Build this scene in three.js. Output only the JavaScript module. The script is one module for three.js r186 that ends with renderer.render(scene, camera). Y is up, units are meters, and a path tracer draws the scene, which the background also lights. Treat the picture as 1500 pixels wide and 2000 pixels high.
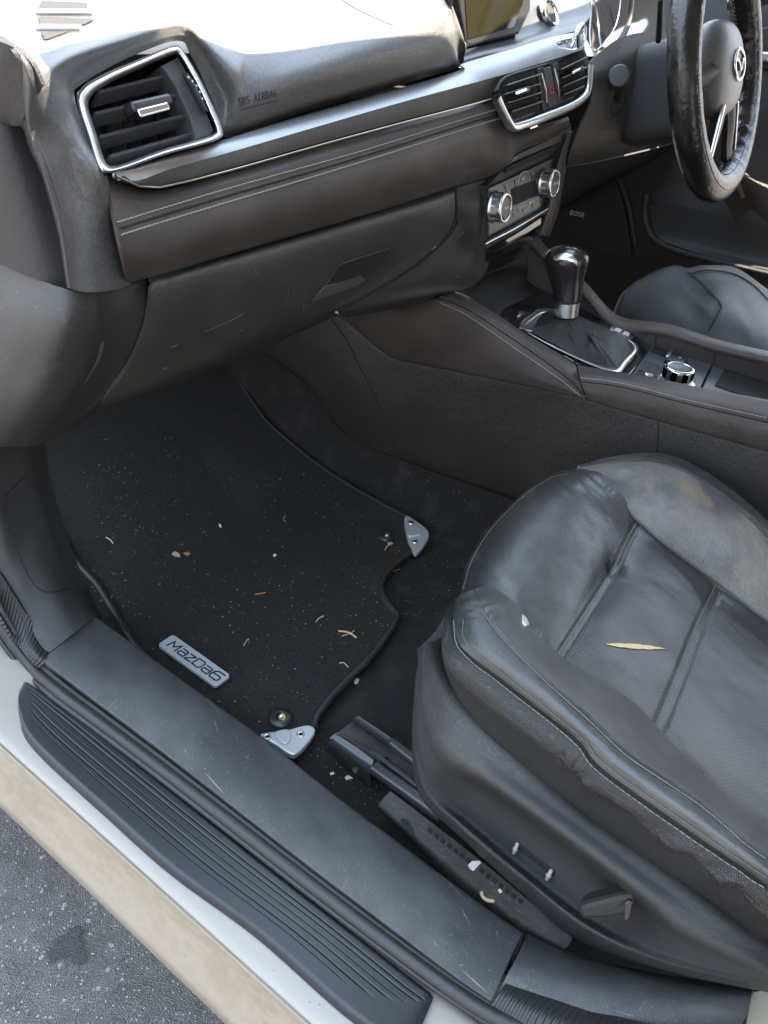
import * as THREE from 'three';
import { mergeGeometries, mergeVertices, toCreasedNormals } from 'three/addons/utils/BufferGeometryUtils.js';
import { RoundedBoxGeometry } from 'three/addons/geometries/RoundedBoxGeometry.js';
import { FontLoader } from 'three/addons/loaders/FontLoader.js';
import { TextGeometry } from 'three/addons/geometries/TextGeometry.js';

// ---------------------------------------------------------------- camera, sky, sun, exposure
const V = (x, y, z) => new THREE.Vector3(x, y, z);
const scene = new THREE.Scene();
const FPX = 1502, CAM = V(-1.081, 0.744, 0.039);          // focal length in photo pixels (1500 x 2000), eye in metres
const rad = d => d * Math.PI / 180;
const YAW = rad(32.15), PITCH = rad(35.38), ROLL = rad(6.5);
const fwd = V(Math.cos(PITCH) * Math.cos(YAW), -Math.sin(PITCH), -Math.cos(PITCH) * Math.sin(YAW));
const r0 = fwd.clone().cross(V(0, 1, 0)).normalize(), u0 = r0.clone().cross(fwd);
const camR = r0.clone().multiplyScalar(Math.cos(ROLL)).addScaledVector(u0, Math.sin(ROLL));
const camU = u0.clone().multiplyScalar(Math.cos(ROLL)).addScaledVector(r0, -Math.sin(ROLL));
const camera = new THREE.PerspectiveCamera(2 * Math.atan(1000 / FPX) * 180 / Math.PI, 0.75, 0.02, 400);
camera.position.copy(CAM); camera.up.copy(camU); camera.lookAt(CAM.clone().add(fwd));
scene.add(camera);

const SUNDIR = V(0.36, 0.85, 0.37).normalize();
{
  const W = 512, Hh = 256, a = new Float32Array(W * Hh * 4);
  for (let j = 0; j < Hh; j++) for (let i = 0; i < W; i++) {
    const el = (j + .5) / Hh * Math.PI - Math.PI / 2, h = Math.max(0, Math.sin(el)), k = Math.min(1, h / .75), k2 = k * k * (3 - 2 * k), q = 4 * (j * W + i);
    // brighter overhead than at the horizon, a little bluer with height; below the horizon the colour of far ground
    const hz = [.315, .31, .305], ze = [.41, .51, .65], gr = [.16, .15, .14], g = Math.min(1, Math.max(0, -el * 12));
    for (let c = 0; c < 3; c++) a[q + c] = (hz[c] + (ze[c] - hz[c]) * k2) * (1 - g) + gr[c] * g; a[q + 3] = 1;
  }
  const t = new THREE.DataTexture(a, W, Hh, THREE.RGBAFormat, THREE.FloatType); t.mapping = THREE.EquirectangularReflectionMapping;
  t.magFilter = t.minFilter = THREE.LinearFilter; t.needsUpdate = true; scene.background = t; scene.environment = t;
}
const sun = new THREE.DirectionalLight(0xffeed4, 5.0);
sun.name = 'sun'; sun.position.copy(SUNDIR).multiplyScalar(8); sun.castShadow = true;
sun.shadow.mapSize.set(2048, 2048);
Object.assign(sun.shadow.camera, { left: -2.5, right: 2.5, top: 2.5, bottom: -2.5, near: 0.5, far: 20 });
scene.add(sun, sun.target);
const renderer = new THREE.WebGLRenderer({ antialias: true });
renderer.setSize(768, 1024); renderer.shadowMap.enabled = true;
renderer.toneMapping = THREE.LinearToneMapping;
renderer.toneMappingExposure = 8.0;

// ---------------------------------------------------------------- helpers
let seed = 12345;
const rnd = () => { seed = (seed * 1664525 + 1013904223) >>> 0; return seed / 4294967296; };
const rr = (a, b) => a + (b - a) * rnd();
const rayDir = (u, v) => fwd.clone().addScaledVector(camR, (u - 750) / FPX).addScaledVector(camU, -(v - 1000) / FPX);
function H(u, v, k, val) {                                  // photo pixel -> point on the plane k = val
  const d = rayDir(u, v), t = (val - CAM[k]) / d[k];
  return CAM.clone().addScaledVector(d, t);
}
function HP(u, v, p0, n) {                                  // photo pixel -> point on the plane through p0 with normal n
  const d = rayDir(u, v), t = p0.clone().sub(CAM).dot(n) / d.dot(n);
  return CAM.clone().addScaledVector(d, t);
}
const pt = s => s.isVector3 ? s : H(s[0], s[1], s[2], s[3]);
const planeOf = (a, b, c) => { const n = b.clone().sub(a).cross(c.clone().sub(a)).normalize(); return { p: a, n }; };
function cr(P, t) {                                         // Catmull-Rom through a list of points, t in 0..1
  const n = P.length - 1; if (n === 0) return P[0].clone();
  let x = Math.min(Math.max(t, 0), 1) * n, i = Math.min(Math.floor(x), n - 1); x -= i;
  const p1 = P[i], p2 = P[i + 1];
  const p0 = i > 0 ? P[i - 1] : p1.clone().multiplyScalar(2).sub(p2);
  const p3 = i < n - 1 ? P[i + 2] : p2.clone().multiplyScalar(2).sub(p1);
  const x2 = x * x, x3 = x2 * x;
  return V(0, 0, 0)
    .addScaledVector(p0, -.5 * x3 + x2 - .5 * x).addScaledVector(p1, 1.5 * x3 - 2.5 * x2 + 1)
    .addScaledVector(p2, -1.5 * x3 + 2 * x2 + .5 * x).addScaledVector(p3, .5 * x3 - .5 * x2);
}
const curvePts = (specs, n) => { const P = specs.map(pt), o = []; for (let i = 0; i <= n; i++) o.push(cr(P, i / n)); return o; };
function evenPts(specs, step) {                             // points at even spacing along a smooth curve
  const P = curvePts(specs, 40 * specs.length), o = [P[0].clone()]; let acc = 0, next = step;
  for (let i = 1; i < P.length; i++) {
    const L = P[i].distanceTo(P[i - 1]);
    while (acc + L >= next) { o.push(P[i - 1].clone().lerp(P[i], (next - acc) / L)); next += step; }
    acc += L;
  }
  return o;
}
function gridGeo(G, thick = 0, disp) {                      // a grid of points [row][col] -> smooth sheet, or a closed shell when thick > 0
  const m = G.length, n = G[0].length, pos = [], uv = [], idx = [];
  const L = [0], M = [0]; const mr = m >> 1, mc = n >> 1;
  for (let j = 1; j < n; j++) L.push(L[j - 1] + G[mr][j].distanceTo(G[mr][j - 1]));
  for (let i = 1; i < m; i++) M.push(M[i - 1] + G[i][mc].distanceTo(G[i - 1][mc]));
  for (let i = 0; i < m; i++) for (let j = 0; j < n; j++) { const p = G[i][j]; pos.push(p.x, p.y, p.z); uv.push(L[j], M[i]); }
  const c = V(0, 0, 0), nn = V(0, 0, 0);
  for (let i = 0; i < m - 1; i++) for (let j = 0; j < n - 1; j++) {
    const a = G[i][j], b = G[i][j + 1], d = G[i + 1][j];
    nn.add(b.clone().sub(a).cross(d.clone().sub(a))); c.add(a);
  }
  c.multiplyScalar(1 / ((m - 1) * (n - 1)));
  const flip = nn.dot(CAM.clone().sub(c)) < 0;
  const q = (a, b, cc, d) => flip ? idx.push(a, cc, b, b, cc, d) : idx.push(a, b, cc, b, d, cc);
  for (let i = 0; i < m - 1; i++) for (let j = 0; j < n - 1; j++) q(i * n + j, i * n + j + 1, (i + 1) * n + j, (i + 1) * n + j + 1);
  let g = new THREE.BufferGeometry();
  g.setAttribute('position', new THREE.Float32BufferAttribute(pos, 3));
  g.setAttribute('uv', new THREE.Float32BufferAttribute(uv, 2));
  g.setIndex(idx); g.computeVertexNormals();
  if (disp) {
    const P = g.attributes.position, N = g.attributes.normal;
    for (let i = 0; i < m; i++) for (let j = 0; j < n; j++) {
      const k = i * n + j, d = disp(j / (n - 1), i / (m - 1), L[j], M[i]);
      P.setXYZ(k, P.getX(k) + N.getX(k) * d, P.getY(k) + N.getY(k) * d, P.getZ(k) + N.getZ(k) * d);
    }
    g.computeVertexNormals();
  }
  if (thick > 0) {
    const P = g.attributes.position, N = g.attributes.normal, K = m * n, back = [];
    for (let k = 0; k < K; k++) back.push(P.getX(k) - N.getX(k) * thick, P.getY(k) - N.getY(k) * thick, P.getZ(k) - N.getZ(k) * thick);
    const pos2 = [...P.array, ...back], uv2 = [...g.attributes.uv.array, ...g.attributes.uv.array], id2 = [...idx];
    for (let t = 0; t < idx.length; t += 3) id2.push(idx[t] + K, idx[t + 2] + K, idx[t + 1] + K);
    const g2 = new THREE.BufferGeometry();
    // rim, with its own vertices so that the edge stays crisp
    const ring = [];
    for (let j = 0; j < n; j++) ring.push(j);
    for (let i = 1; i < m; i++) ring.push(i * n + n - 1);
    for (let j = n - 2; j >= 0; j--) ring.push((m - 1) * n + j);
    for (let i = m - 2; i >= 0; i--) ring.push(i * n);
    let base = 2 * K;
    for (let t = 0; t < ring.length; t++) {
      for (const k of [ring[t], ring[t] + K]) { pos2.push(pos2[3 * k], pos2[3 * k + 1], pos2[3 * k + 2]); uv2.push(uv2[2 * k], uv2[2 * k + 1] + (k >= K ? thick : 0)); }
      if (t) { const a = base + 2 * t - 2; flip ? id2.push(a, a + 2, a + 1, a + 1, a + 2, a + 3) : id2.push(a, a + 1, a + 2, a + 1, a + 3, a + 2); }
    }
    g2.setAttribute('position', new THREE.Float32BufferAttribute(pos2, 3));
    g2.setAttribute('uv', new THREE.Float32BufferAttribute(uv2, 2));
    g2.setIndex(id2); g2.computeVertexNormals(); g = g2;
  }
  return g;
}
function patch(rows, nu, nv, { thick = 0, disp } = {}) {    // smooth sheet through rows of control points
  const R = rows.map(r => r.map(pt)), G = [];
  for (let i = 0; i <= nv; i++) {
    const row = [];
    for (let j = 0; j <= nu; j++) row.push(cr(R.map(r => cr(r, j / nu)), i / nv));
    G.push(row);
  }
  return gridGeo(G, thick, disp);
}
function tube(specs, r, { seg, radial = 10, closed = false, raw = false } = {}) {
  const P = specs.map(pt), c = new THREE.CatmullRomCurve3(P, closed, 'centripetal');
  return new THREE.TubeGeometry(c, seg || P.length * 8, r, radial, closed);
}
function slab(specs, t, { n, bevel = 0.0008, smooth = 0 } = {}) {      // outline of points -> bevelled plate, its face on the outline, thickness t behind it
  let P = specs.map(pt); if (smooth) { const c = new THREE.CatmullRomCurve3(P, true, 'centripetal'); P = c.getPoints(P.length * smooth).slice(0, -1); }
  const c = P.reduce((a, b) => a.clone().add(b)).multiplyScalar(1 / P.length);
  let nn = n ? n.clone().normalize() : null;
  if (!nn) { nn = V(0, 0, 0); for (let i = 0; i < P.length; i++) nn.add(P[i].clone().sub(c).cross(P[(i + 1) % P.length].clone().sub(c))); nn.normalize(); }
  if (nn.dot(CAM.clone().sub(c)) < 0) nn.negate();
  const ex = P[1].clone().sub(P[0]); ex.addScaledVector(nn, -ex.dot(nn)).normalize(); const ey = nn.clone().cross(ex);
  const sh = new THREE.Shape(P.map(p => { const d = p.clone().sub(c); return new THREE.Vector2(d.dot(ex), d.dot(ey)); }));
  const g = new THREE.ExtrudeGeometry(sh, { depth: Math.max(t - 2 * bevel, 1e-4), bevelEnabled: bevel > 0, bevelThickness: bevel, bevelSize: bevel, bevelOffset: -bevel, bevelSegments: 2, curveSegments: 6 });
  g.translate(0, 0, -(t - bevel));
  g.applyMatrix4(new THREE.Matrix4().makeBasis(ex, ey, nn).setPosition(c));
  return g;
}
function bar(a, b, up, w, h, rd = 0.0008) {                 // rounded bar from a to b; h along up, w across
  a = pt(a); b = pt(b); const ex = b.clone().sub(a), L = ex.length(); ex.normalize();
  const ey = up.clone().addScaledVector(ex, -up.dot(ex)).normalize(), ez = ex.clone().cross(ey);
  const g = new RoundedBoxGeometry(L, h, w, 2, Math.min(rd, h * .45, w * .45));
  g.applyMatrix4(new THREE.Matrix4().makeBasis(ex, ey, ez).setPosition(a.clone().add(b).multiplyScalar(.5)));
  return g;
}
function boxAt(p, ex, ey, ez, sx, sy, sz) {
  const g = new THREE.BoxGeometry(sx, sy, sz); g.applyMatrix4(new THREE.Matrix4().makeBasis(ex, ey, ez).setPosition(p)); return g;
}
const merge = L => L.length === 1 ? L[0] : mergeGeometries(L.map(g => { const h = g.index ? g.toNonIndexed() : g; for (const k of Object.keys(h.attributes)) if (!['position', 'normal', 'uv'].includes(k)) h.deleteAttribute(k); return h; }));
function lathe(prof, p, axis, seg = 32) {                   // profile [[r, h], ...] turned about axis at p
  const g = new THREE.LatheGeometry(prof.map(([r, h]) => new THREE.Vector2(r, h)), seg);
  g.applyQuaternion(new THREE.Quaternion().setFromUnitVectors(V(0, 1, 0), axis.clone().normalize())); g.translate(p.x, p.y, p.z); return g;
}
// things, parts
const baseOf = new Map(), used = {};
function numbered(n) { used[n] = (used[n] || 0) + 1; return used[n] === 1 ? n : n + '_' + String(used[n] - 1).padStart(3, '0'); }
function thing(name, label, category, base, group) {
  const o = new THREE.Group(); o.name = numbered(name); o.position.copy(base); o.userData = { label, category };
  if (group) o.userData.group = group;
  baseOf.set(o, base.clone()); scene.add(o); return o;
}
function add(parent, geo, name, m, label) {                 // geometry given in world metres
  const b = baseOf.get(parent); geo.translate(-b.x, -b.y, -b.z);
  const o = new THREE.Mesh(geo, m); o.name = name; o.castShadow = o.receiveShadow = true;
  if (label) o.userData.label = label;
  parent.add(o); baseOf.set(o, b); scene.updateMatrixWorld(true); return o;
}
function single(geo, name, m, label, category, { kind, group } = {}) {
  geo.computeBoundingBox(); const bb = geo.boundingBox, b = V((bb.min.x + bb.max.x) / 2, bb.min.y, (bb.min.z + bb.max.z) / 2);
  geo.translate(-b.x, -b.y, -b.z);
  const o = new THREE.Mesh(geo, m); o.name = numbered(name); o.position.copy(b); o.castShadow = o.receiveShadow = true;
  o.userData = { label, category }; if (kind) o.userData.kind = kind; if (group) o.userData.group = group;
  baseOf.set(o, b); scene.add(o); scene.updateMatrixWorld(true); return o;
}
const rc = new THREE.Raycaster();
function on(meshes, u, v, lift = 0.0006) {                  // photo pixel -> point on what is already built there
  rc.set(CAM, rayDir(u, v).normalize()); rc.far = 10;
  const h = rc.intersectObjects(Array.isArray(meshes) ? meshes : [meshes], true)[0];
  if (!h) return null;
  const n = h.face.normal.clone().transformDirection(h.object.matrixWorld);
  if (n.dot(rc.ray.direction) > 0) n.negate();
  const p = h.point.clone().addScaledVector(n, lift); p.nrm = n; return p;
}
function drape(meshes, px, lift = 0.0006, per = 6) {        // pixel polyline -> smooth list of points lying on meshes
  const P = px.map(([u, v]) => V(u, v, 0)), o = [];
  const n = (px.length - 1) * per;
  for (let i = 0; i <= n; i++) { const q = cr(P, i / n), h = on(meshes, q.x, q.y, lift); if (h) o.push(h); }
  return o;
}
function stitchGeo(P, { pitch = 0.005, len = 0.0036, r = 0.0005, slant = 0 } = {}) {
  const out = []; let acc = 0, next = 0;
  for (let i = 1; i < P.length; i++) {
    const L = P[i].distanceTo(P[i - 1]); if (L > 0.03) { next = acc += L; continue; }
    while (acc + L >= next) {
      const p = P[i - 1].clone().lerp(P[i], (next - acc) / L), n = P[i].nrm || V(0, 1, 0), ex = P[i].clone().sub(P[i - 1]).normalize();
      const ey = n.clone().addScaledVector(ex, -n.dot(ex)).normalize(), ez = ex.clone().cross(ey);
      const e2 = ex.clone().multiplyScalar(Math.cos(slant)).addScaledVector(ez, Math.sin(slant)), z2 = e2.clone().cross(ey);
      const g = new THREE.CylinderGeometry(r, r, len, 5, 1); g.rotateZ(Math.PI / 2);
      g.applyMatrix4(new THREE.Matrix4().makeBasis(e2, ey, z2).setPosition(p)); out.push(g); next += pitch;
    }
    acc += L;
  }
  return merge(out);
}
function cordGeo(P, r, radial = 6) { return new THREE.TubeGeometry(new THREE.CatmullRomCurve3(P, false, 'centripetal'), Math.max(8, P.length * 2), r, radial, false); }
function ribbonOn(meshes, left, right, lift, per = 6) {     // strip lying on a surface between two pixel lines
  const A = drape(meshes, left, lift, per), B = drape(meshes, right, lift, per), n = Math.min(A.length, B.length);
  return gridGeo([A.slice(0, n), A.slice(0, n).map((a, i) => a.clone().lerp(B[i], .5).addScaledVector(a.nrm, .0004)), B.slice(0, n)]);
}
// ---------------------------------------------------------------- procedural textures
function hash2(x, y, s) { let h = (x * 374761393 + y * 668265263 + s * 982451653) | 0; h = Math.imul(h ^ (h >>> 13), 1274126177); h ^= h >>> 16; return (h >>> 0) / 4294967296; }
function vnoise(x, y, per, s) {                             // tiling value noise
  const xi = Math.floor(x), yi = Math.floor(y), fx = x - xi, fy = y - yi, m = a => ((a % per) + per) % per;
  const sx = fx * fx * (3 - 2 * fx), sy = fy * fy * (3 - 2 * fy);
  const a = hash2(m(xi), m(yi), s), b = hash2(m(xi + 1), m(yi), s), c = hash2(m(xi), m(yi + 1), s), d = hash2(m(xi + 1), m(yi + 1), s);
  return a + (b - a) * sx + (c - a) * sy + (a - b - c + d) * sx * sy;
}
function fbm(u, v, per, oct, s) { let a = 0, w = .5, t = 0; for (let i = 0; i < oct; i++) { a += w * vnoise(u * per, v * per, per, s + i); t += w; w *= .5; per *= 2; } return a / t; }
function worley(u, v, per, s) {                             // tiling; returns [d1, d2]
  const x = u * per, y = v * per, xi = Math.floor(x), yi = Math.floor(y), m = a => ((a % per) + per) % per; let d1 = 9, d2 = 9, id = 0;
  for (let j = -1; j <= 1; j++) for (let i = -1; i <= 1; i++) {
    const cx = xi + i, cy = yi + j, px = cx + hash2(m(cx), m(cy), s), py = cy + hash2(m(cx), m(cy), s + 7), d = Math.hypot(px - x, py - y);
    if (d < d1) { d2 = d1; d1 = d; id = hash2(m(cx), m(cy), s + 13); } else if (d < d2) d2 = d;
  }
  return [d1, d2, id];
}
function tex(N, fn, { srgb = false, size = 1, size2 } = {}) {      // fn(u, v) -> grey or [r, g, b] in 0..1 (linear for colours); size = metres per tile
  const a = new Uint8Array(N * N * 4), e = x => srgb ? (x <= .0031308 ? 12.92 * x : 1.055 * Math.pow(x, 1 / 2.4) - .055) : x;
  for (let j = 0; j < N; j++) for (let i = 0; i < N; i++) {
    let c = fn((i + .5) / N, (j + .5) / N); if (!Array.isArray(c)) c = [c, c, c];
    const k = 4 * (j * N + i); for (let q = 0; q < 3; q++) a[k + q] = Math.max(0, Math.min(255, Math.round(255 * e(Math.max(0, c[q]))))); a[k + 3] = 255;
  }
  const t = new THREE.DataTexture(a, N, N, THREE.RGBAFormat); t.wrapS = t.wrapT = THREE.RepeatWrapping; t.magFilter = THREE.LinearFilter; t.minFilter = THREE.LinearMipmapLinearFilter; t.generateMipmaps = true;
  t.repeat.set(1 / size, 1 / (size2 || size)); if (srgb) t.colorSpace = THREE.SRGBColorSpace; t.needsUpdate = true; return t;
}
function scratches(N, count, s0, lmin, lmax, wobble = .3) {    // list of faint scratch strokes rasterised into a tile
  const a = new Float32Array(N * N); let sd = s0; const r = () => { sd = (sd * 1664525 + 1013904223) >>> 0; return sd / 4294967296; };
  for (let k = 0; k < count; k++) {
    let x = r() * N, y = r() * N, an = r() * 6.283, L = (lmin + (lmax - lmin) * r() * r()) * N, st = .25 + .75 * r(), bend = (r() - .5) * wobble / N * 4;
    for (let i = 0; i < L; i++) { const f = Math.sin(Math.PI * i / L) * st * (.6 + .4 * r()); const X = ((x | 0) % N + N) % N, Y = ((y | 0) % N + N) % N; for (let q = 0; q < (k % 3 ? 1 : 2); q++) { const Z = ((Y + q) % N) * N + X; a[Z] = Math.max(a[Z], f); } x += Math.cos(an); y += Math.sin(an); an += bend; }
  }
  return (u, v) => a[Math.min(N - 1, v * N | 0) * N + Math.min(N - 1, u * N | 0)];
}
const mix3 = (a, b, t) => [a[0] + (b[0] - a[0]) * t, a[1] + (b[1] - a[1]) * t, a[2] + (b[2] - a[2]) * t];
const ss = (a, b, x) => { x = Math.min(1, Math.max(0, (x - a) / (b - a))); return x * x * (3 - 2 * x); };
const leatherB = tex(256, (u, v) => { const [a, b] = worley(u, v, 20, 3); return .75 * ss(0, .35, b - a) + .25 * fbm(u, v, 8, 4, 5); }, { size: .03 });
const plasticB = tex(256, (u, v) => { const [a, b] = worley(u * 1, v, 35, 8); return .6 * ss(0, .4, b - a) + .4 * vnoise(u * 80, v * 20, 80, 2); }, { size: .03 });
const hairB = tex(256, (u, v) => .7 * vnoise(u * 100, v * 13, 100, 4) + .3 * fbm(u, v, 15, 3, 6), { size: .035 });
const rub = (s, lo, hi, per = 6) => (u, v) => lo + (hi - lo) * ss(.3, .7, fbm(u, v, per, 5, s));
const fineR = tex(256, rub(21, .42, .62), { size: .3 });
function std(col, rough, o = {}) {
  const m = new THREE.MeshPhysicalMaterial({ roughness: rough, metalness: 0, side: THREE.DoubleSide, ...o });
  m.color.setRGB(...col); return m;
}
// worn plastic with scuffs: the scuffs are marks with outlines of their own
const scrA = scratches(512, 130, 77, .01, .09), scrB = scratches(512, 450, 99, .004, .03), scrC = scratches(512, 40, 41, .03, .3, .05);
function wornMap(base, pale, s, { amt = .5, speck = .0016, cloud = .35, size = .3 } = {}) {
  return tex(512, (u, v) => {
    const cl = fbm(u, v, 5, 6, s), k = Math.max(scrA(u, v) * ss(.35, .65, fbm(u, v, 4, 3, s + 2)), .6 * scrB(u, v) * ss(.45, .7, fbm(u, v, 6, 3, s + 4)), .7 * scrC(u, v));
    let c = mix3(base, pale, cloud * .22 * ss(.35, .75, cl) + amt * .6 * k);
    if (hash2(u * 512 | 0, v * 512 | 0, s + 9) < speck) c = mix3(c, [.4, .38, .35], .35 + .4 * hash2(u * 512 | 0, v * 512 | 0, s + 10));
    return c;
  }, { srgb: true, size });
}
const M = {};
const BLK = [.020, .021, .022], GREY = [.2, .2, .2];
M.trim = std([1, 1, 1], .36, { ior: 1.65, map: wornMap([.036, .037, .039], [.40, .40, .40], 11, { amt: 1.7, cloud: .45 }), bumpMap: plasticB, bumpScale: .00035 });
M.sideTrim = std([1, 1, 1], .42, { ior: 1.6, map: wornMap([.027, .0265, .026], [.22, .21, .2], 17, { amt: .7, cloud: .25 }), bumpMap: plasticB, bumpScale: .0003 });
M.console = std([1, 1, 1], .45, { ior: 1.6, map: wornMap([.013, .0112, .0098], [.2, .18, .16], 23, { amt: .25, speck: .0004, cloud: .15 }), bumpMap: hairB, bumpScale: .0006 });
M.glove = std([1, 1, 1], .42, { ior: 1.6, map: wornMap([.038, .0385, .036], [.24, .23, .21], 29, { amt: .35, speck: .0006, cloud: .3 }), bumpMap: hairB, bumpScale: .0006 });
M.pad = std([1, 1, 1], .38, { ior: 1.65, clearcoat: .5, clearcoatRoughness: .35, map: tex(512, (u, v) => { const d = vnoise(u * 190, v * 190, 190, 201); return mix3([.064, .0645, .065], [.17, .166, .158], .40 * ss(.5, .85, d) + .05 * ss(.35, .75, fbm(u, v, 10, 5, 202))); }, { srgb: true, size: .25 }), bumpMap: leatherB, bumpScale: .0006 });
M.end = std([.026, .026, .028], .38, { bumpMap: plasticB, bumpScale: .0004 });
M.plastic = std([.022, .022, .023], .45, { bumpMap: plasticB, bumpScale: .0003 });
M.smooth = std([.020, .020, .021], .32);
M.dark = std([.010, .010, .010], .6);
M.gap = std([.006, .006, .006], .8);
M.gloss = std([.010, .010, .011], .06, { clearcoat: .6, clearcoatRoughness: .03 });
M.satin = std([.014, .0145, .018], .28, { bumpMap: plasticB, bumpScale: .00008 });
M.chrome = std([.80, .81, .82], .12, { metalness: 1 });
M.satinChrome = std([.62, .63, .64], .28, { metalness: 1 });
M.steel = std([.50, .51, .52], .42, { metalness: .55, bumpMap: fineR, bumpScale: .0003 });
M.grime = std([1, 1, 1], .75, { map: tex(512, (u, v) => mix3(mix3([.028, .026, .024], [.046, .041, .037], fbm(u, v, 10, 5, 61)), [.12, .104, .088], .4 * ss(.62, .85, fbm(u, v, 34, 4, 62))), { srgb: true, size: .12 }), bumpMap: fineR, bumpScale: .001 });
M.brown = std([1, 1, 1], .34, { ior: 1.65, map: tex(512, (u, v) => mix3([.040, .029, .025], [.058, .044, .038], ss(.3, .7, fbm(u, v, 6, 5, 31))), { srgb: true, size: .3 }), bumpMap: leatherB, bumpScale: .0005 });
M.thread = std([.32, .295, .26], .8);
M.threadDark = std([.10, .096, .09], .8);
const wr = (u, v) => { const [a, b] = worley(u + .02 * fbm(u, v, 6, 2, 3), v + .02 * fbm(u, v, 6, 2, 4), 9, 51); return b - a; };
M.leather = std([1, 1, 1], .42, { ior: 1.55, clearcoat: .9, clearcoatRoughness: .33,  map: tex(512, (u, v) => mix3([.012, .012, .0122], [.12, .115, .11], .12 * ss(.5, .85, fbm(u, v, 14, 5, 41)) + .35 * scrB(u, v)), { srgb: true, size: .3 }), bumpMap: tex(512, (u, v) => { const [a, b] = worley(u, v, 65, 3); return .35 * ss(0, .35, b - a) + .5 * fbm(u, v, 10, 4, 5) + .15 * ss(0, .12, wr(u, v)); }, { size: .1 }), bumpScale: .0007 });
M.leatherGrey = std([1, 1, 1], .36, { ior: 1.6, map: tex(512, (u, v) => mix3(mix3([.070, .065, .060], [.20, .18, .165], .8 * ss(.35, .75, fbm(u, v, 4, 6, 43)) + .3 * scrB(u, v)), [.24, .18, .09], .55 * ss(.60, .72, fbm(u * 1, v, 5, 5, 48))), { srgb: true, size: .25 }), bumpMap: M.leather.bumpMap, bumpScale: .0012 });
// perforated leather: rows of pin holes
const perfD = (u, v) => { const n = 27, y = v * n * 2, row = Math.floor(y), x = u * n + (row & 1) * .5; return Math.hypot(x - Math.round(x), (y - row - .5) * .5); };
M.perf = std([1, 1, 1], .42, { ior: 1.55, clearcoat: .9, clearcoatRoughness: .33, 
  map: tex(768, (u, v) => { const h = ss(.30, .16, perfD(u, v)), d = fbm(u, v, 3, 6, 45); let c = mix3([.014, .0141, .0145], [.17, .165, .16], .12 * ss(.5, .85, d) + .4 * scrB(u, v)); const pale = ss(.55, .8, fbm(u, v, 4, 4, 46)); return mix3(c, mix3([.004, .004, .004], [.12, .115, .11], pale * .6), h * .8); }, { srgb: true, size: .12 }),
  bumpMap: tex(512, (u, v) => ss(.16, .34, perfD(u, v)) * .7 + .3 * fbm(u, v, 8, 3, 47), { size: .12 }), bumpScale: .0008 });
const fuzz = (s) => (u, v) => .5 * hash2(u * 512 | 0, v * 512 | 0, s) + .5 * fbm(u, v, 40, 3, s + 1);
M.carpet = std([1, 1, 1], .95, { map: tex(512, (u, v) => { const d = ss(.5, .8, fbm(u, v, 6, 6, 71)); const sp = hash2(u * 1024 | 0, v * 1024 | 0, 72); return mix3(mix3([.004, .0036, .0032], [.032, .0285, .0245], .6 * d + .4 * hash2(u * 1024 | 0, v * 1024 | 0, 73)), [.30, .27, .23], sp < .004 ? .5 : 0); }, { srgb: true, size: .22 }), bumpMap: tex(512, fuzz(74), { size: .09 }), bumpScale: .003, sheen: .35, sheenRoughness: .6, sheenColor: new THREE.Color(.05, .045, .04) });
M.mat = std([1, 1, 1], .95, { map: tex(768, (u, v) => { const d = ss(.45, .8, fbm(u, v, 5, 6, 81)); const sp = hash2(u * 1024 | 0, v * 1024 | 0, 82), cl = ss(.4, .62, fbm(u, v, 3, 4, 85)); return mix3(mix3([.004, .0036, .0032], [.032, .0285, .0245], .4 * d + .25 * hash2(u * 1024 | 0, v * 1024 | 0, 83) + .35 * vnoise(u * 210, v * 210, 210, 86)), [.45, .41, .36], sp < .0012 + .006 * cl ? .35 + 60 * sp : 0); }, { srgb: true, size: .42 }), bumpMap: tex(512, fuzz(84), { size: .08 }), bumpScale: .004, sheen: .35, sheenRoughness: .6, sheenColor: new THREE.Color(.05, .045, .04) });
M.rubber = std([.018, .018, .018], .5, { bumpMap: fineR, bumpScale: .0004 });
M.rib = std([.018, .018, .019], .45, { bumpMap: tex(256, (u, v) => .5 + .5 * Math.sin(u * 6.28318 * 8), { size: .04 }), bumpScale: .0012 });
M.paint = null;
M.asphalt = std([1, 1, 1], .85, { map: tex(1024, (u, v) => {
  const [a, , id] = worley(u, v, 91, 91), [a2, , id2] = worley(u, v, 210, 93), [a3, , id3] = worley(u, v, 24, 95);
  let c = mix3([.070, .064, .060], [.155, .143, .136], fbm(u, v, 20, 5, 94));
  const w = .16 * (fbm(u, v, 90, 2, 96) - .5);
  if (id2 < .10) c = mix3(c, [.38, .36, .34], .7 * ss(.34, .2, a2 + w)); else if (id2 > .8) c = mix3(c, [.025, .024, .026], .9 * ss(.36, .2, a2 + w));
  if (id < .10) c = mix3(c, [.42, .40, .37], .8 * ss(.3, .2, a + w)); else if (id > .93) c = mix3(c, [.015, .015, .017], .85 * ss(.26, .16, a + w));
  if (id3 < .10) c = mix3(c, [.36, .34, .315], .7 * ss(.17, .12, a3 + w));
  return c; }, { srgb: true, size: .42 }), bumpMap: tex(512, (u, v) => { const [a, b] = worley(u, v, 75, 97); return .6 * ss(.6, .1, a) + .4 * fbm(u, v, 60, 3, 98); }, { size: .15 }), bumpScale: .002 });
M.stain = std([1, 1, 1], .7, { map: tex(256, (u, v) => { const [a, , id] = worley(u, v, 60, 191); return mix3([.035, .034, .035], [.16, .155, .15], id < .12 ? ss(.36, .2, a) : .25 * fbm(u, v, 30, 3, 192)); }, { srgb: true, size: .12 }), bumpMap: M.asphalt.bumpMap, bumpScale: .002 });
M.glass = std([.02, .02, .02], .05);
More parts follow.
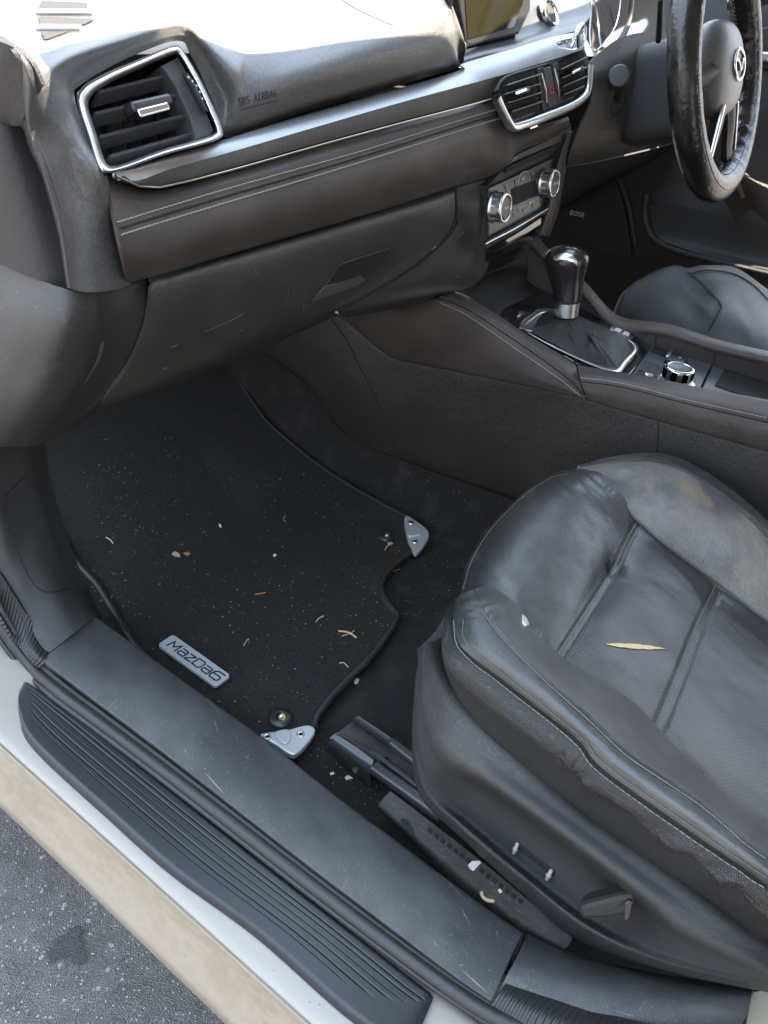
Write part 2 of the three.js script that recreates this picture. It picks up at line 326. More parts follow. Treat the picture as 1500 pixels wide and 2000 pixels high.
M.white = std([.24, .23, .21], .5);
M.straw = std([.50, .38, .20], .8);
M.leafy = std([.42, .17, .06], .8);
M.chip = std([.62, .58, .52], .8);
M.foam = std([.62, .48, .26], .9);
M.yellow = std([.65, .48, .03], .5);
M.red = std([.5, .02, .03], .5);
M.print = std([.55, .56, .57], .6);
M.badge = std([.42, .44, .47], .38, { metalness: .25, bumpMap: fineR, bumpScale: .0002 });
M.blackInk = std([.012, .012, .012], .5);
M.surround = std([.020, .022, .026], .33);
M.panel = std([.060, .064, .072], .34, { bumpMap: fineR, bumpScale: .0001 });
M.railCap = std([.030, .032, .034], .32, { ior: 1.6 });
M.shield = std([.024, .024, .025], .36, { ior: 1.6, bumpMap: plasticB, bumpScale: .0004 });
M.leatherSide = std([.010, .0098, .0095], .30, { ior: 1.6, bumpMap: leatherB, bumpScale: .0006 });
M.leatherWorn = std([1, 1, 1], .38, { ior: 1.55, clearcoat: .7, clearcoatRoughness: .42, map: tex(512, (u, v) => mix3([.022, .023, .023], [.16, .16, .15], .16 * ss(.45, .8, fbm(u, v, 8, 5, 241)) + .4 * scrB(u, v)), { srgb: true, size: .25 }), bumpMap: M.leather.bumpMap, bumpScale: .0006 });
M.threadSeat = std([.15, .143, .13], .8);
M.driverLeather = std([.014, .015, .015], .42, { bumpMap: leatherB, bumpScale: .0005 });
// ---------------------------------------------------------------- ground, car shell, sill
const GY = -0.28;
{
  const g = new THREE.PlaneGeometry(60, 60, 1, 1); g.rotateX(-Math.PI / 2); g.attributes.uv.array.forEach((v, i, a) => a[i] = v * 60);
  const o = new THREE.Mesh(g, M.asphalt); o.name = 'asphalt_ground'; o.position.set(0, GY, 0); o.receiveShadow = true;
  o.userData = { kind: 'structure', label: 'grey speckled asphalt of the car park below the sill', category: 'ground' }; scene.add(o); scene.updateMatrixWorld(true);
  const c = H(140, 1858, 'y', GY + .0015), cells = [], cs = .0010, N = 52;
  for (let j = -N; j <= N; j++) for (let i = -N; i <= N; i++) {
    const x = i * cs, y = j * cs, r = Math.hypot(x / .026, y / .030), f = fbm(.5 + x * 4, .5 + y * 4, 14, 4, 7), f2 = hash2(i + 99, j + 99, 5);
    if (r < .55 + 2.2 * (f - .5) + .35 * (f2 - .5)) { const q = new THREE.PlaneGeometry(cs, cs); q.rotateX(-Math.PI / 2); q.translate(c.x + x, c.y, c.z + y); q.attributes.uv.array.forEach((v, k, a) => a[k] = (k % 2 ? y : x) + v * cs); cells.push(q); }
  }
  const sg = merge(cells);
  single(sg, 'oil_stain', M.stain, 'dark ragged oil stain on the grey asphalt', 'stain');
}
let bodyT;
// white painted sill: cross-section [x, y] swept along the car
const sec = [[-.770, .060], [-.790, .078], [-.802, .0855], [-.835, .0860], [-.862, .0858], [-.8715, .0850], [-.8750, .0835], [-.8765, .0845], [-.8785, .0845], [-.8800, .0800], [-.8830, .0730], [-.8880, .0640], [-.8935, .0545], [-.8985, .0470], [-.9010, .0400], [-.9005, .0300], [-.8970, .0120], [-.8880, -.0120], [-.8700, -.0500], [-.8400, -.0650]];
const dirt = tex(768, (u, v) => {                         // u along the car, v across: ochre road dust lies on the sloping face, scuffed through by shoes
  const w = v * 20, n = fbm(u, v, 7, 6, 101), n2 = fbm(u * 1, v, 40, 4, 103), str = vnoise(u * 160 + 6 * n, v * 3, 160, 104);
  let c = [.262, .236, .204];
  const band = ss(.36, .40, v + .025 * (n - .5)) * ss(.92, .60, v + .12 * (n - .5) + .06 * (n2 - .5));
  let k = band * (.68 + .32 * ss(.2, .75, n2)) * (.86 + .14 * str) * (.8 + .2 * ss(.3, .7, fbm(u, v, 3, 3, 109))); k *= 1 - .35 * scrA(u, v);
  c = mix3(c, [.178, .140, .098], Math.min(.92, k * 1.1));
  const lip = ss(.298, .315, v) * ss(.372, .355, v); c = mix3(c, [.27, .18, .09], lip * (.45 + .5 * n2) * ss(.3, .6, fbm(u, v, 20, 3, 106) + .1));
  const up = ss(.10, .18, v) * ss(.33, .30, v); c = mix3(c, [.24, .21, .17], up * .35 * ss(.5, .8, n2));
  const lo = ss(.66, .72, v); c = mix3(c, [.20, .19, .175], lo * .6 * ss(.60, .78, n2) * ss(.45, .6, n));
  const [d1, , id] = worley(u, v, 46, 108); if (id < .035) c = mix3(c, [.10, .09, .08], .75 * ss(.14, .06, d1));
  return c;
}, { srgb: true, size: 1 });
M.paint = std([1, 1, 1], .38, { map: dirt, clearcoat: .25, clearcoatRoughness: .3 });
{
  const zs = []; for (let i = 0; i <= 80; i++) zs.push(-1.1 + i * .02);
  const G = []; const Ps = sec.map(s => V(s[0], s[1], 0)); const m = 76;
  for (let i = 0; i <= m; i++) { const p = cr(Ps, i / m); G.push(zs.map(z => V(p.x + (z < -.6 ? .10 * (z + .6) ** 2 : 0), p.y + (z < -.58 && i < 30 ? .25 * (z + .58) ** 2 * (30 - i) / 30 : 0), z))); }
  const g = gridGeo(G, 0), uv = g.attributes.uv; for (let i = 0; i <= m; i++) for (let j = 0; j < zs.length; j++) uv.setXY(i * zs.length + j, zs[j] / .45, i / m);
  const body = bodyT = thing('car_sill', 'dirty white painted door sill of the car above the asphalt', 'car sill', V(-.85, -.06, -.3));
  add(body, g, 'painted_panel', M.paint);
  // scuff plate: grooved black strip
  const inn = [[47, 1328], [73, 1342], [160, 1400], [300, 1510], [500, 1668], [700, 1824], [815, 1913], [850, 1940]];
  const out = [[36, 1350], [36, 1395], [63, 1457], [213, 1597], [333, 1703], [500, 1826], [680, 1984], [800, 2060]];
  const A = curvePts(inn.map(p => [...p, 'y', .0925]), 120), B = curvePts(out.map(p => [...p, 'y', .0925]), 120);
  const rows = [], gts = [.20, .28, .39, .48, .60, .69], ts = new Set();
  for (let i = 0; i <= 40; i++) ts.add(i / 40); for (const g of gts) for (const d of [-.0050, -.0028, 0, .0028, .0050]) ts.add(g + d);
  for (const t of [...ts].sort((p, q) => p - q)) {
    const row = [];
    for (let j = 0; j <= 120; j++) {
      const p = A[j].clone().lerp(B[j], t), s = j / 120;
      const e = Math.min(t, 1 - t) * 2, se = Math.min(s, 1 - s) * 14; let y = .0945 - .007 * (1 - Math.min(1, e * 5)) ** 2 - .004 * (1 - Math.min(1, se)) ** 2;
      gts.forEach((g, k) => { const off = Math.abs(t - g), a = .10 + .022 * k, b = .965 - .03 * k; if (off < .0035 && s > a && s < b) y -= .0014 * Math.min(1, (s - a) * 40) * Math.min(1, (b - s) * 40); });
      p.y = y; row.push(p);
    }
    rows.push(row);
  }
  const sc = thing('scuff_plate', 'black grooved scuff plate on the white door sill', 'scuff plate', V(-.83, .08, -.25));
  add(sc, gridGeo(rows, .004), 'plate', M.satin);
}
// rubber door seal along the opening
{
  const seal = thing('door_seal', 'black rubber door seal between scuff plate and sill trim', 'door seal', V(-.795, .09, -.25));
  const main = [[-60, 1090, 'x', -.800], [-20, 1180, 'x', -.800], [20, 1250, 'x', -.800], [60, 1300, 'x', -.799], [110, 1347, 'y', .102], [190, 1407, 'y', .101], [300, 1490, 'y', .101], [450, 1606, 'y', .101], [600, 1723, 'y', .101], [750, 1837, 'y', .101], [880, 1932, 'y', .101], [960, 1983, 'y', .101], [1040, 2020, 'y', .103], [1130, 2060, 'y', .106]];
  add(seal, tube(main, .0062, { seg: 160, radial: 12 }), 'bulb', M.rubber);
  const lip = main.map(p => [p[0] - 13, p[1] + 9, p[2], p[3] - (p[2] === 'y' ? .004 : .004)]);
  add(seal, tube(lip, .0032, { seg: 160, radial: 8 }), 'lip', M.rubber);
  const lip2 = main.map(p => [p[0] + 12, p[1] - 10, p[2], p[3] + (p[2] === 'y' ? .001 : .006)]);
  add(seal, tube(lip2, .0028, { seg: 160, radial: 8 }), 'inner_lip', M.grime);
  add(seal, patch([
    [[-70, 1010, 'x', -.778], [0, 1120, 'x', -.778], [45, 1190, 'x', -.778], [85, 1245, 'y', .108], [112, 1268, 'y', .104]],
    [[-90, 1060, 'x', -.79], [-10, 1165, 'x', -.79], [35, 1228, 'x', -.79], [72, 1275, 'y', .112], [92, 1290, 'y', .107]],
    [[-110, 1100, 'x', -.80], [-15, 1185, 'x', -.80], [28, 1250, 'x', -.80], [60, 1292, 'y', .104], [76, 1304, 'y', .101]]], 60, 14, { thick: .004 }), 'ribbed_cover', M.rib);
  add(seal, patch([
    [[1000, 1905, 'y', .104], [1090, 1945, 'y', .108], [1180, 1978, 'y', .11], [1300, 2005, 'y', .115], [1420, 2020, 'y', .12]],
    [[978, 1935, 'y', .110], [1060, 1975, 'y', .114], [1160, 2015, 'y', .115], [1290, 2045, 'y', .12], [1420, 2060, 'y', .12]],
    [[958, 1966, 'y', .104], [1040, 2012, 'y', .108], [1140, 2050, 'y', .108], [1290, 2090, 'y', .11], [1420, 2110, 'y', .11]]], 60, 14, { thick: .004 }), 'ribbed_cover', M.rib);
}
// inner sill trims
{
  const t = thing('sill_trim', 'scuffed black plastic inner sill trim beside the floor mat', 'sill trim', V(-.74, .0, -.28));
  const o = [[80, 1290], [150, 1345], [300, 1458], [450, 1575], [600, 1692], [750, 1806], [880, 1905], [957, 1958]];
  const i2 = [[176, 1213], [245, 1262], [366, 1352], [500, 1450], [640, 1562], [790, 1678], [925, 1776], [1015, 1832]];
  const i3 = [[186, 1206], [262, 1262], [386, 1352], [516, 1445], [656, 1556], [806, 1668], [940, 1768], [1023, 1828]];
  const md = o.map((p, k) => [(p[0] * .5 + i2[k][0] * .5), (p[1] * .5 + i2[k][1] * .5)]), md2 = o.map((p, k) => [(p[0] * .9 + i2[k][0] * .1), (p[1] * .9 + i2[k][1] * .1)]);
  const rows = [o.map(p => { const q = H(p[0], p[1], 'y', .104); q.y -= .02; q.x += .004; return q; }), o.map(p => [...p, 'y', .104]), md2.map(p => [...p, 'y', .1075]), md.map(p => [...p, 'y', .106]), i2.map(p => [...p, 'y', .094]), i3.map(p => [...p, 'y', .080]), i3.map(p => { const q = H(p[0], p[1], 'y', .075); q.y = .03; q.x += .003; return q; }), i3.map(p => { const q = H(p[0], p[1], 'y', .075); q.y = -.02; q.x += .004; return q; })];
  add(t, patch(rows, 90, 48, { thick: .0025 }), 'panel', M.trim);
  // rear trim at the foot of the pillar
  const b = thing('pillar_trim', 'black plastic trim at the foot of the door pillar behind the sill trim', 'pillar trim', V(-.74, .05, .12));
  add(b, patch([
    [[962, 1962, 'y', .098], [1030, 1990, 'y', .10], [1150, 2020, 'y', .10], [1280, 2040, 'y', .10], [1400, 2050, 'y', .10], [1480, 2050, 'y', .10]],
    [[990, 1905, 'y', .110], [1075, 1946, 'y', .110], [1180, 1985, 'y', .11], [1300, 2005, 'y', .11], [1400, 2010, 'y', .11], [1450, 2010, 'y', .11]],
    [[1010, 1868, 'y', .106], [1100, 1902, 'y', .110], [1210, 1935, 'y', .112], [1320, 1955, 'y', .115], [1400, 1965, 'y', .12], [1462, 1975, 'y', .12]],
    [[1026, 1834, 'y', .090], [1110, 1870, 'y', .092], [1220, 1900, 'y', .096], [1330, 1920, 'y', .10], [1410, 1928, 'y', .11], [1470, 1932, 'y', .115]],
    [[1030, 1822, 'y', .04], [1118, 1862, 'y', .04], [1228, 1890, 'y', .05], [1340, 1910, 'y', .06], [1420, 1920, 'y', .06], [1480, 1925, 'y', .06]]], 60, 30, { thick: .003 }), 'panel', M.trim);
  add(bodyT, patch([[[1470, 1938, 'y', .112], [1520, 1932, 'y', .115], [1600, 1930, 'y', .12]], [[1462, 1975, 'y', .108], [1520, 1975, 'y', .11], [1600, 1975, 'y', .112]], [[1448, 2060, 'y', .10], [1520, 2060, 'y', .10], [1600, 2060, 'y', .10]]], 12, 12, { thick: .003 }), 'pillar_base', std([.42, .38, .30], .45));
  { const pp = [[-.86, .09], [-.83, .10], [-.76, .105], [-.72, .10]], G = []; for (let i = 0; i <= 12; i++) { const y = .10 + i * .07, k = i / 12, lean = -.0 + .16 * k * k; G.push([V(-.70 + lean, y, .30), V(-.74 + lean, y, .225), V(-.79 + lean, y, .205), V(-.85 + lean * .9, y, .215), V(-.875 + lean * .9, y, .25), V(-.875 + lean * .9, y, .36)]); }
    add(bodyT, gridGeo(G, .01), 'door_pillar', std([.42, .38, .30], .45)); }
  // front kick panel climbing the front pillar
  const k = thing('kick_panel', 'black plastic kick panel between floor mat and front door seal', 'kick panel', V(-.73, .03, -.65));
  add(k, patch([
    [[84, 1284, 'y', .104], [48, 1232, 'x', -.787], [22, 1180, 'x', -.783], [-5, 1125, 'x', -.78], [-50, 1040, 'x', -.78], [-90, 900, 'x', -.78], [-110, 780, 'x', -.78]],
    [[112, 1262, 'y', .109], [76, 1205, 'x', -.768], [48, 1150, 'x', -.764], [22, 1085, 'x', -.76], [-10, 990, 'x', -.76], [-40, 890, 'x', -.76], [-55, 780, 'x', -.76]],
    [[150, 1232, 'y', .108], [115, 1170, 'x', -.738], [84, 1110, 'x', -.732], [62, 1045, 'x', -.725], [40, 970, 'x', -.72], [18, 880, 'x', -.715], [5, 780, 'x', -.71]],
    [[182, 1207, 'y', .094], [140, 1145, 'x', -.705], [112, 1085, 'x', -.700], [92, 1025, 'x', -.695], [70, 955, 'x', -.69], [52, 870, 'x', -.685], [40, 780, 'x', -.68]],
    [[188, 1206, 'y', .05], [152, 1145, 'x', -.690], [124, 1085, 'x', -.682], [105, 1030, 'x', -.675], [85, 960, 'x', -.668], [66, 875, 'x', -.66], [55, 780, 'x', -.65]],
    [[200, 1206, 'y', -.01], [170, 1145, 'x', -.672], [145, 1085, 'x', -.66], [126, 1030, 'x', -.65], [105, 960, 'x', -.64], [90, 880, 'x', -.62], [80, 780, 'x', -.62]]], 60, 40, { thick: .003 }), 'panel', M.sideTrim);
  const kp = k.children[0];
  add(k, cordGeo(drape(kp, [[53, 880], [52, 905], [46, 930], [22, 955], [7, 975], [6, 1000], [22, 1045], [43, 1100], [62, 1135], [80, 1153], [100, 1157], [133, 1150]], -.0004), .0011), 'panel_gap', M.gap);
}
// carpeted floor
const floorY = z => { const t = -.70 - z; return t <= -.06 ? 0 : t < .10 ? .46 * (t + .06) ** 2 / .32 : .46 * .08 + .46 * (t - .10); };
let carpet;
{
  const G = [];
  for (let i = 0; i <= 110; i++) {
    const z = -1.25 + i * .02, row = [];
    for (let j = 0; j <= 60; j++) {
      const x = -.72 + j * .0105; let y = floorY(z) - .008;
      const e = ss(-.185, -.105, x); y += .12 * e * e; if (x < -.66) y += .5 * (-.66 - x);
      y += .003 * (fbm(.5 + x * .4, .5 + z * .3, 16, 3, 5) - .5); row.push(V(x, y, z));
    }
    G.push(row);
  }
  carpet = new THREE.Mesh(gridGeo(G), M.carpet); carpet.name = 'footwell_carpet'; carpet.receiveShadow = carpet.castShadow = true;
  carpet.userData = { kind: 'structure', label: 'black carpet of the passenger footwell', category: 'carpet' }; scene.add(carpet); scene.updateMatrixWorld(true);
  const g2 = new THREE.PlaneGeometry(.9, 2.4); g2.rotateX(-Math.PI / 2); g2.translate(.42, -.01, 0);
  const c2 = new THREE.Mesh(g2, M.carpet); c2.name = 'driver_carpet'; c2.receiveShadow = true; c2.userData = { kind: 'structure', label: 'black carpet of the driver footwell', category: 'carpet' }; scene.add(c2);
  // bulkhead in front of the footwells and the roof that shades the cabin
  const cw = new THREE.BoxGeometry(1.60, .02, .72); cw.translate(0.02, .650, -.94);
  const cowl = new THREE.Mesh(cw, M.pad); cowl.name = 'scuttle_panel'; cowl.castShadow = true; cowl.userData = { kind: 'structure', label: 'dark panel between dashboard and windscreen base', category: 'panel' }; scene.add(cowl);
  const bh = new THREE.BoxGeometry(1.62, .8, .02); bh.translate(0, .3, -1.26);
  const b = new THREE.Mesh(bh, M.dark); b.name = 'bulkhead_wall'; b.castShadow = true; b.userData = { kind: 'structure', label: 'dark bulkhead in front of the footwells', category: 'bulkhead' }; scene.add(b);
}
{
  const R = [], n = 24, m = 16;
  for (let i = 0; i <= m; i++) { const row = []; for (let j = 0; j <= n; j++) { const s = j / n * 2 - 1, z = -.332 + i / m * 2.2; row.push(V(s * (.68 - .03 * (1 - i / m)), 1.06 - .05 * s * s - .10 * s ** 6 - .05 * ((i / m) * 2 - 1) ** 2, z - (.08 * Math.min(.4, s * s) + .045 * ss(-.1, .25, s)) * (1 - i / m))); } R.push(row); }
  single(gridGeo(R, .03), 'car_roof', std([.5, .49, .48], .4), 'white car roof above the cabin', 'car roof');
}
// ---------------------------------------------------------------- floor mat
function hitFloor(u, v, lift = 0) {
  const d = rayDir(u, v); let a = .2, b = 3;
  for (let i = 0; i < 40; i++) { const m = (a + b) / 2, y = CAM.y + d.y * m, z = CAM.z + d.z * m; (y > floorY(z) + lift) ? a = m : b = m; }
  return CAM.clone().addScaledVector(d, (a + b) / 2);
}
let matMesh, matT;
{
  matT = thing('floor_mat', 'black carpet floor mat with metal corners in the passenger footwell, littered with crumbs', 'floor mat', V(-.4, 0, -.65));
  const T = .007, F2 = (u, v) => hitFloor(u, v, T);
  const L = [[505, 1440], [430, 1392], [360, 1345], [300, 1300], [265, 1258], [215, 1180], [190, 1142], [150, 1100], [118, 1045], [70, 930]].map(p => F2(...p));
  const R = [[836, 1045], [795, 1009], [700, 958], [650, 927], [608, 897], [560, 858], [523, 825], [487, 776], [450, 717], [420, 660]].map(p => F2(...p));
  const B = [[505, 1440], [540, 1455], [575, 1470], [610, 1428], [617, 1402], [650, 1357], [717, 1290], [762, 1230], [772, 1203], [757, 1180], [744, 1147], [760, 1113], [790, 1085], [812, 1076], [830, 1060], [836, 1045]].map(p => F2(...p));
  const lin = (A, z) => { for (let i = 1; i < A.length; i++) if (z >= A[i].z) { const k = (z - A[i].z) / (A[i - 1].z - A[i].z); return A[i].x + (A[i - 1].x - A[i].x) * Math.min(1, k); } return A[A.length - 1].x; };
  const rear = curvePts(B, 96), nT = 70, G = [];
  const zF = -1.15;
  for (let i = 0; i <= nT; i++) {
    const t = (i / nT), row = [];
    for (let j = 0; j <= 96; j++) {
      const s = j / 96, r = rear[j], z = r.z + (zF - r.z) * t, xl = lin(L, z), xr = lin(R, z), k = ss(0, .12, t);
      const x0 = r.x, x1 = xl + (xr - xl) * Math.min(1, Math.max(0, (r.x - rear[0].x) / (rear[96].x - rear[0].x)));
      const x = x0 + (x1 - x0) * k; row.push(V(x, floorY(z) + T + .0025 * (fbm(.5 + x * .5, .5 + z * .5, 12, 3, 15) - .5), z));
    }
    G.push(row);
  }
  matMesh = add(matT, gridGeo(G, .006), 'carpet_pile', M.mat);
  const hm = p => on([matMesh, carpet], p[0], p[1], .0015) || hitFloor(p[0], p[1], .008);
  const bind = M.rubber;
  add(matT, tube([[612, 1424], [617, 1402], [650, 1357], [684, 1322], [717, 1290], [748, 1250], [770, 1217], [774, 1200], [757, 1180], [744, 1147], [760, 1113], [785, 1090], [808, 1072]].map(p => hitFloor(...p, .008)), .0052, { seg: 110 }), 'edge_binding', bind);
  add(matT, tube([[505, 1440], [430, 1392], [360, 1345], [300, 1300], [265, 1258], [232, 1208], [212, 1176], [190, 1142], [165, 1115], [140, 1085], [118, 1045]].map(p => hitFloor(...p, .0095)), .0050, { seg: 90 }), 'edge_binding', bind);
  add(matT, tube([[795, 1009], [745, 983], [700, 958], [650, 927], [608, 897], [560, 858], [523, 825], [487, 776], [450, 717], [425, 665]].map(p => hitFloor(...p, .008)), .0024, { seg: 90 }), 'edge_binding', M.plastic);
  // metal corners
  const corner = (ol, tab, rivets) => {
    const Y = .0165;
    const c = add(matT, slab(ol.map(p => [...p, 'y', Y]), .009, { n: V(0, 1, 0), bevel: .0022, smooth: 4 }), 'metal_corner', M.steel);
    add(c, slab(tab.map(p => [...p, 'y', Y + .0022]), .004, { n: V(0, 1, 0), bevel: .0013, smooth: 4 }), 'raised_tab', M.steel);
    for (const p of rivets) { const q = H(...p, 'y', Y); add(c, lathe([[0, .0006], [.0014, .0006], [.0030, .0014], [.0044, .0012], [.0050, -.001]], q, V(0, 1, 0), 20), 'rivet', M.satinChrome); add(c, lathe([[0, .0012], [.0024, .0009], [.0026, -.001]], q, V(0, 1, 0), 16), 'rivet_hole', M.gap); }
  };
  corner([[793, 1006], [815, 1018], [836, 1036], [837, 1050], [812, 1080], [803, 1066], [793, 1036]], [[795, 1029], [812, 1027], [822, 1033], [820, 1043], [798, 1046]], [[803, 1021], [811, 1058]]);
  corner([[508, 1433], [555, 1426], [603, 1415], [615, 1422], [612, 1436], [577, 1473], [568, 1473], [540, 1455]], [[536, 1430], [563, 1424], [569, 1438], [560, 1452], [550, 1450]], [[587, 1434], [522, 1439]]);
  // retaining buttons
  const button = (u, v, R) => {
    const p = hitFloor(u, v, .009), b = add(matT, lathe([[R * .40, -.004], [R * .40, .0035], [R * .5, .0045], [R * .8, .0028], [R, .0012], [R, -.002]], p, V(0, 1, 0.05), 28), 'retaining_button', M.smooth);
    add(b, lathe([[0, .0012], [R * .17, .0012], [R * .17, .0026], [R * .24, .0026], [R * .24, 0]], p, V(0, 1, 0), 20), 'pin', M.satinChrome);
    const arc = []; for (let i = 0; i <= 10; i++) { const a = rad(200 + i * 15); arc.push(V(p.x + R * .33 * Math.cos(a + 2.2), p.y + .0022, p.z + R * .33 * Math.sin(a + 2.2))); }
    add(b, cordGeo(arc, R * .075), 'yellow_clip', M.yellow);
  };
  button(548, 1403, .0145); button(754, 1049, .0115);
  // name badge
  const Yb = .0155, A = H(310, 1262, 'y', Yb), Bp = H(425, 1342, 'y', Yb), Cc = H(335, 1235, 'y', Yb), D = H(447, 1318, 'y', Yb);
  const ex = Bp.clone().sub(A).add(D.clone().sub(Cc)).multiplyScalar(.5), ey = Cc.clone().sub(A).add(D.clone().sub(Bp)).multiplyScalar(.5), o = A.clone().add(Bp).add(Cc).add(D).multiplyScalar(.25);
  const Lw = ex.length(), Lh = ey.length(); ex.normalize(); ey.addScaledVector(ex, -ey.dot(ex)).normalize();
  const P2 = (a, b, y = 0) => o.clone().addScaledVector(ex, a).addScaledVector(ey, b).add(V(0, y, 0));
  const ring = [], cr0 = .005; for (const [sx, sy, a0] of [[1, 1, 0], [-1, 1, 90], [-1, -1, 180], [1, -1, 270]]) for (let i = 0; i <= 4; i++) { const a = rad(a0 + i * 22.5); ring.push(P2(sx * (Lw / 2 - cr0) + cr0 * Math.cos(a), sy * (Lh / 2 - cr0) + cr0 * Math.sin(a))); }
  const bd = add(matT, slab(ring, .005, { n: V(0, 1, 0), bevel: .0008 }), 'name_badge', M.badge);
  const gl = { M: [[0, 0], [.06, 1], [.5, .3], [.94, 1], [1, 0]], a: [[.02, 1], [.85, 1], [1, .85], [1, 0], [.15, 0], [0, .15], [0, .42], [.15, .56], [.98, .56]], Z: [[0, 1], [1, 1], [0, 0], [1, 0]], D: [[.16, .04], [0, .04], [0, 1], [.8, 1], [1, .8], [1, .2], [.8, 0], [.05, 0]], 6: [[1, 1], [.3, 1], [0, .72], [0, .15], [.15, 0], [.85, 0], [1, .15], [1, .42], [.85, .56], [.03, .56]] };
  const bars = []; let x = -Lw * .405; const hh = Lh * .46;
  for (const [ch, w, sc] of [['M', .019, 1], ['a', .0135, .86], ['Z', .013, .86], ['D', .0165, 1], ['a', .0135, .86], ['6', .018, 1.12]]) {
    const W = w * Lw / .118, q = gl[ch].map(([a, b]) => P2(x + (a + .12 * b) * W * .86, (b * sc - .5) * hh, .0003));
    for (let i = 1; i < q.length; i++) { const d = q[i].clone().sub(q[i - 1]).normalize().multiplyScalar(.0007); bars.push(bar(q[i - 1].clone().sub(d), q[i].clone().add(d), V(0, 1, 0), .0019, .0007, .0002)); }
    x += W * (ch === '6' ? 1 : 1.0) + .0016;
  }
  add(bd, merge(bars), 'lettering', M.blackInk);
}
// ---------------------------------------------------------------- dashboard
const dash = thing('dashboard', 'dark dashboard with brown leather band, air vents and glove box', 'dashboard', V(-.2, .33, -.55));
const font = await new FontLoader().loadAsync('fonts/droid/droid_sans_bold.typeface.json');
const fontR = await new FontLoader().loadAsync('fonts/droid/droid_sans_regular.typeface.json');
function words(str, p, ex, up, h, depth, f = font) {        // lettering whose baseline starts at p, running along ex
  ex = ex.clone().normalize(); const n = ex.clone().cross(up).normalize(), ey = n.clone().cross(ex);
  const g = new TextGeometry(str, { font: f, size: h, depth, curveSegments: 3, bevelEnabled: false });
  g.applyMatrix4(new THREE.Matrix4().makeBasis(ex, ey, n).setPosition(p)); return g;
}
function lettersOn(mesh, str, a, b, h, depth = .0005, f = font) {   // each letter set on the surface by itself
  const L = [], n = str.length, P = i => on(mesh, a[0] + (b[0] - a[0]) * i / n, a[1] + (b[1] - a[1]) * i / n, 0);
  for (let i = 0; i < n; i++) { if (str[i] === ' ') continue; const A = P(i), B = P(i + 1), ex = B.clone().sub(A), w = ex.length(); ex.normalize(); const nn = P(i + .5).nrm, ey = nn.clone().cross(ex).normalize(), nz = ex.clone().cross(ey);
    const g = new TextGeometry(str[i], { font: f, size: h, depth, curveSegments: 3, bevelEnabled: false }); g.computeBoundingBox(); const bw = g.boundingBox.max.x - g.boundingBox.min.x; g.translate(-g.boundingBox.min.x, 0, 0); g.scale(Math.min(w * .82 / bw, 1.2), 1, 1);
    g.applyMatrix4(new THREE.Matrix4().makeBasis(ex, ey, nz).setPosition(A.addScaledVector(nz, .0002))); L.push(g); }
  return merge(L);
}
function textOn(mesh, str, a, b, h, depth = .0004, f = font, fit = true) {    // lettering from pixel a to pixel b lying on a surface
  const A = on(mesh, a[0], a[1], 0), B = on(mesh, b[0], b[1], 0), n = A.nrm, ex = B.clone().sub(A), L = ex.length(); ex.normalize();
  const ey = n.clone().cross(ex).normalize(), nn = ex.clone().cross(ey);
  const g = new TextGeometry(str, { font: f, size: h, depth, curveSegments: 3, bevelEnabled: false }); g.computeBoundingBox();
  if (fit) g.scale(L / (g.boundingBox.max.x - g.boundingBox.min.x), 1, 1);
  g.applyMatrix4(new THREE.Matrix4().makeBasis(ex, ey, nn).setPosition(A.addScaledVector(nn, .0001))); return g;
}
const vpl = planeOf(H(207, 338, 'z', -.445), H(350, 92, 'z', -.512), H(437, 262, 'z', -.478));
if (vpl.n.z < 0) vpl.n.negate();
const vent = (u, v, off = 0) => HP(u, v, vpl.p.clone().addScaledVector(vpl.n, off), vpl.n);
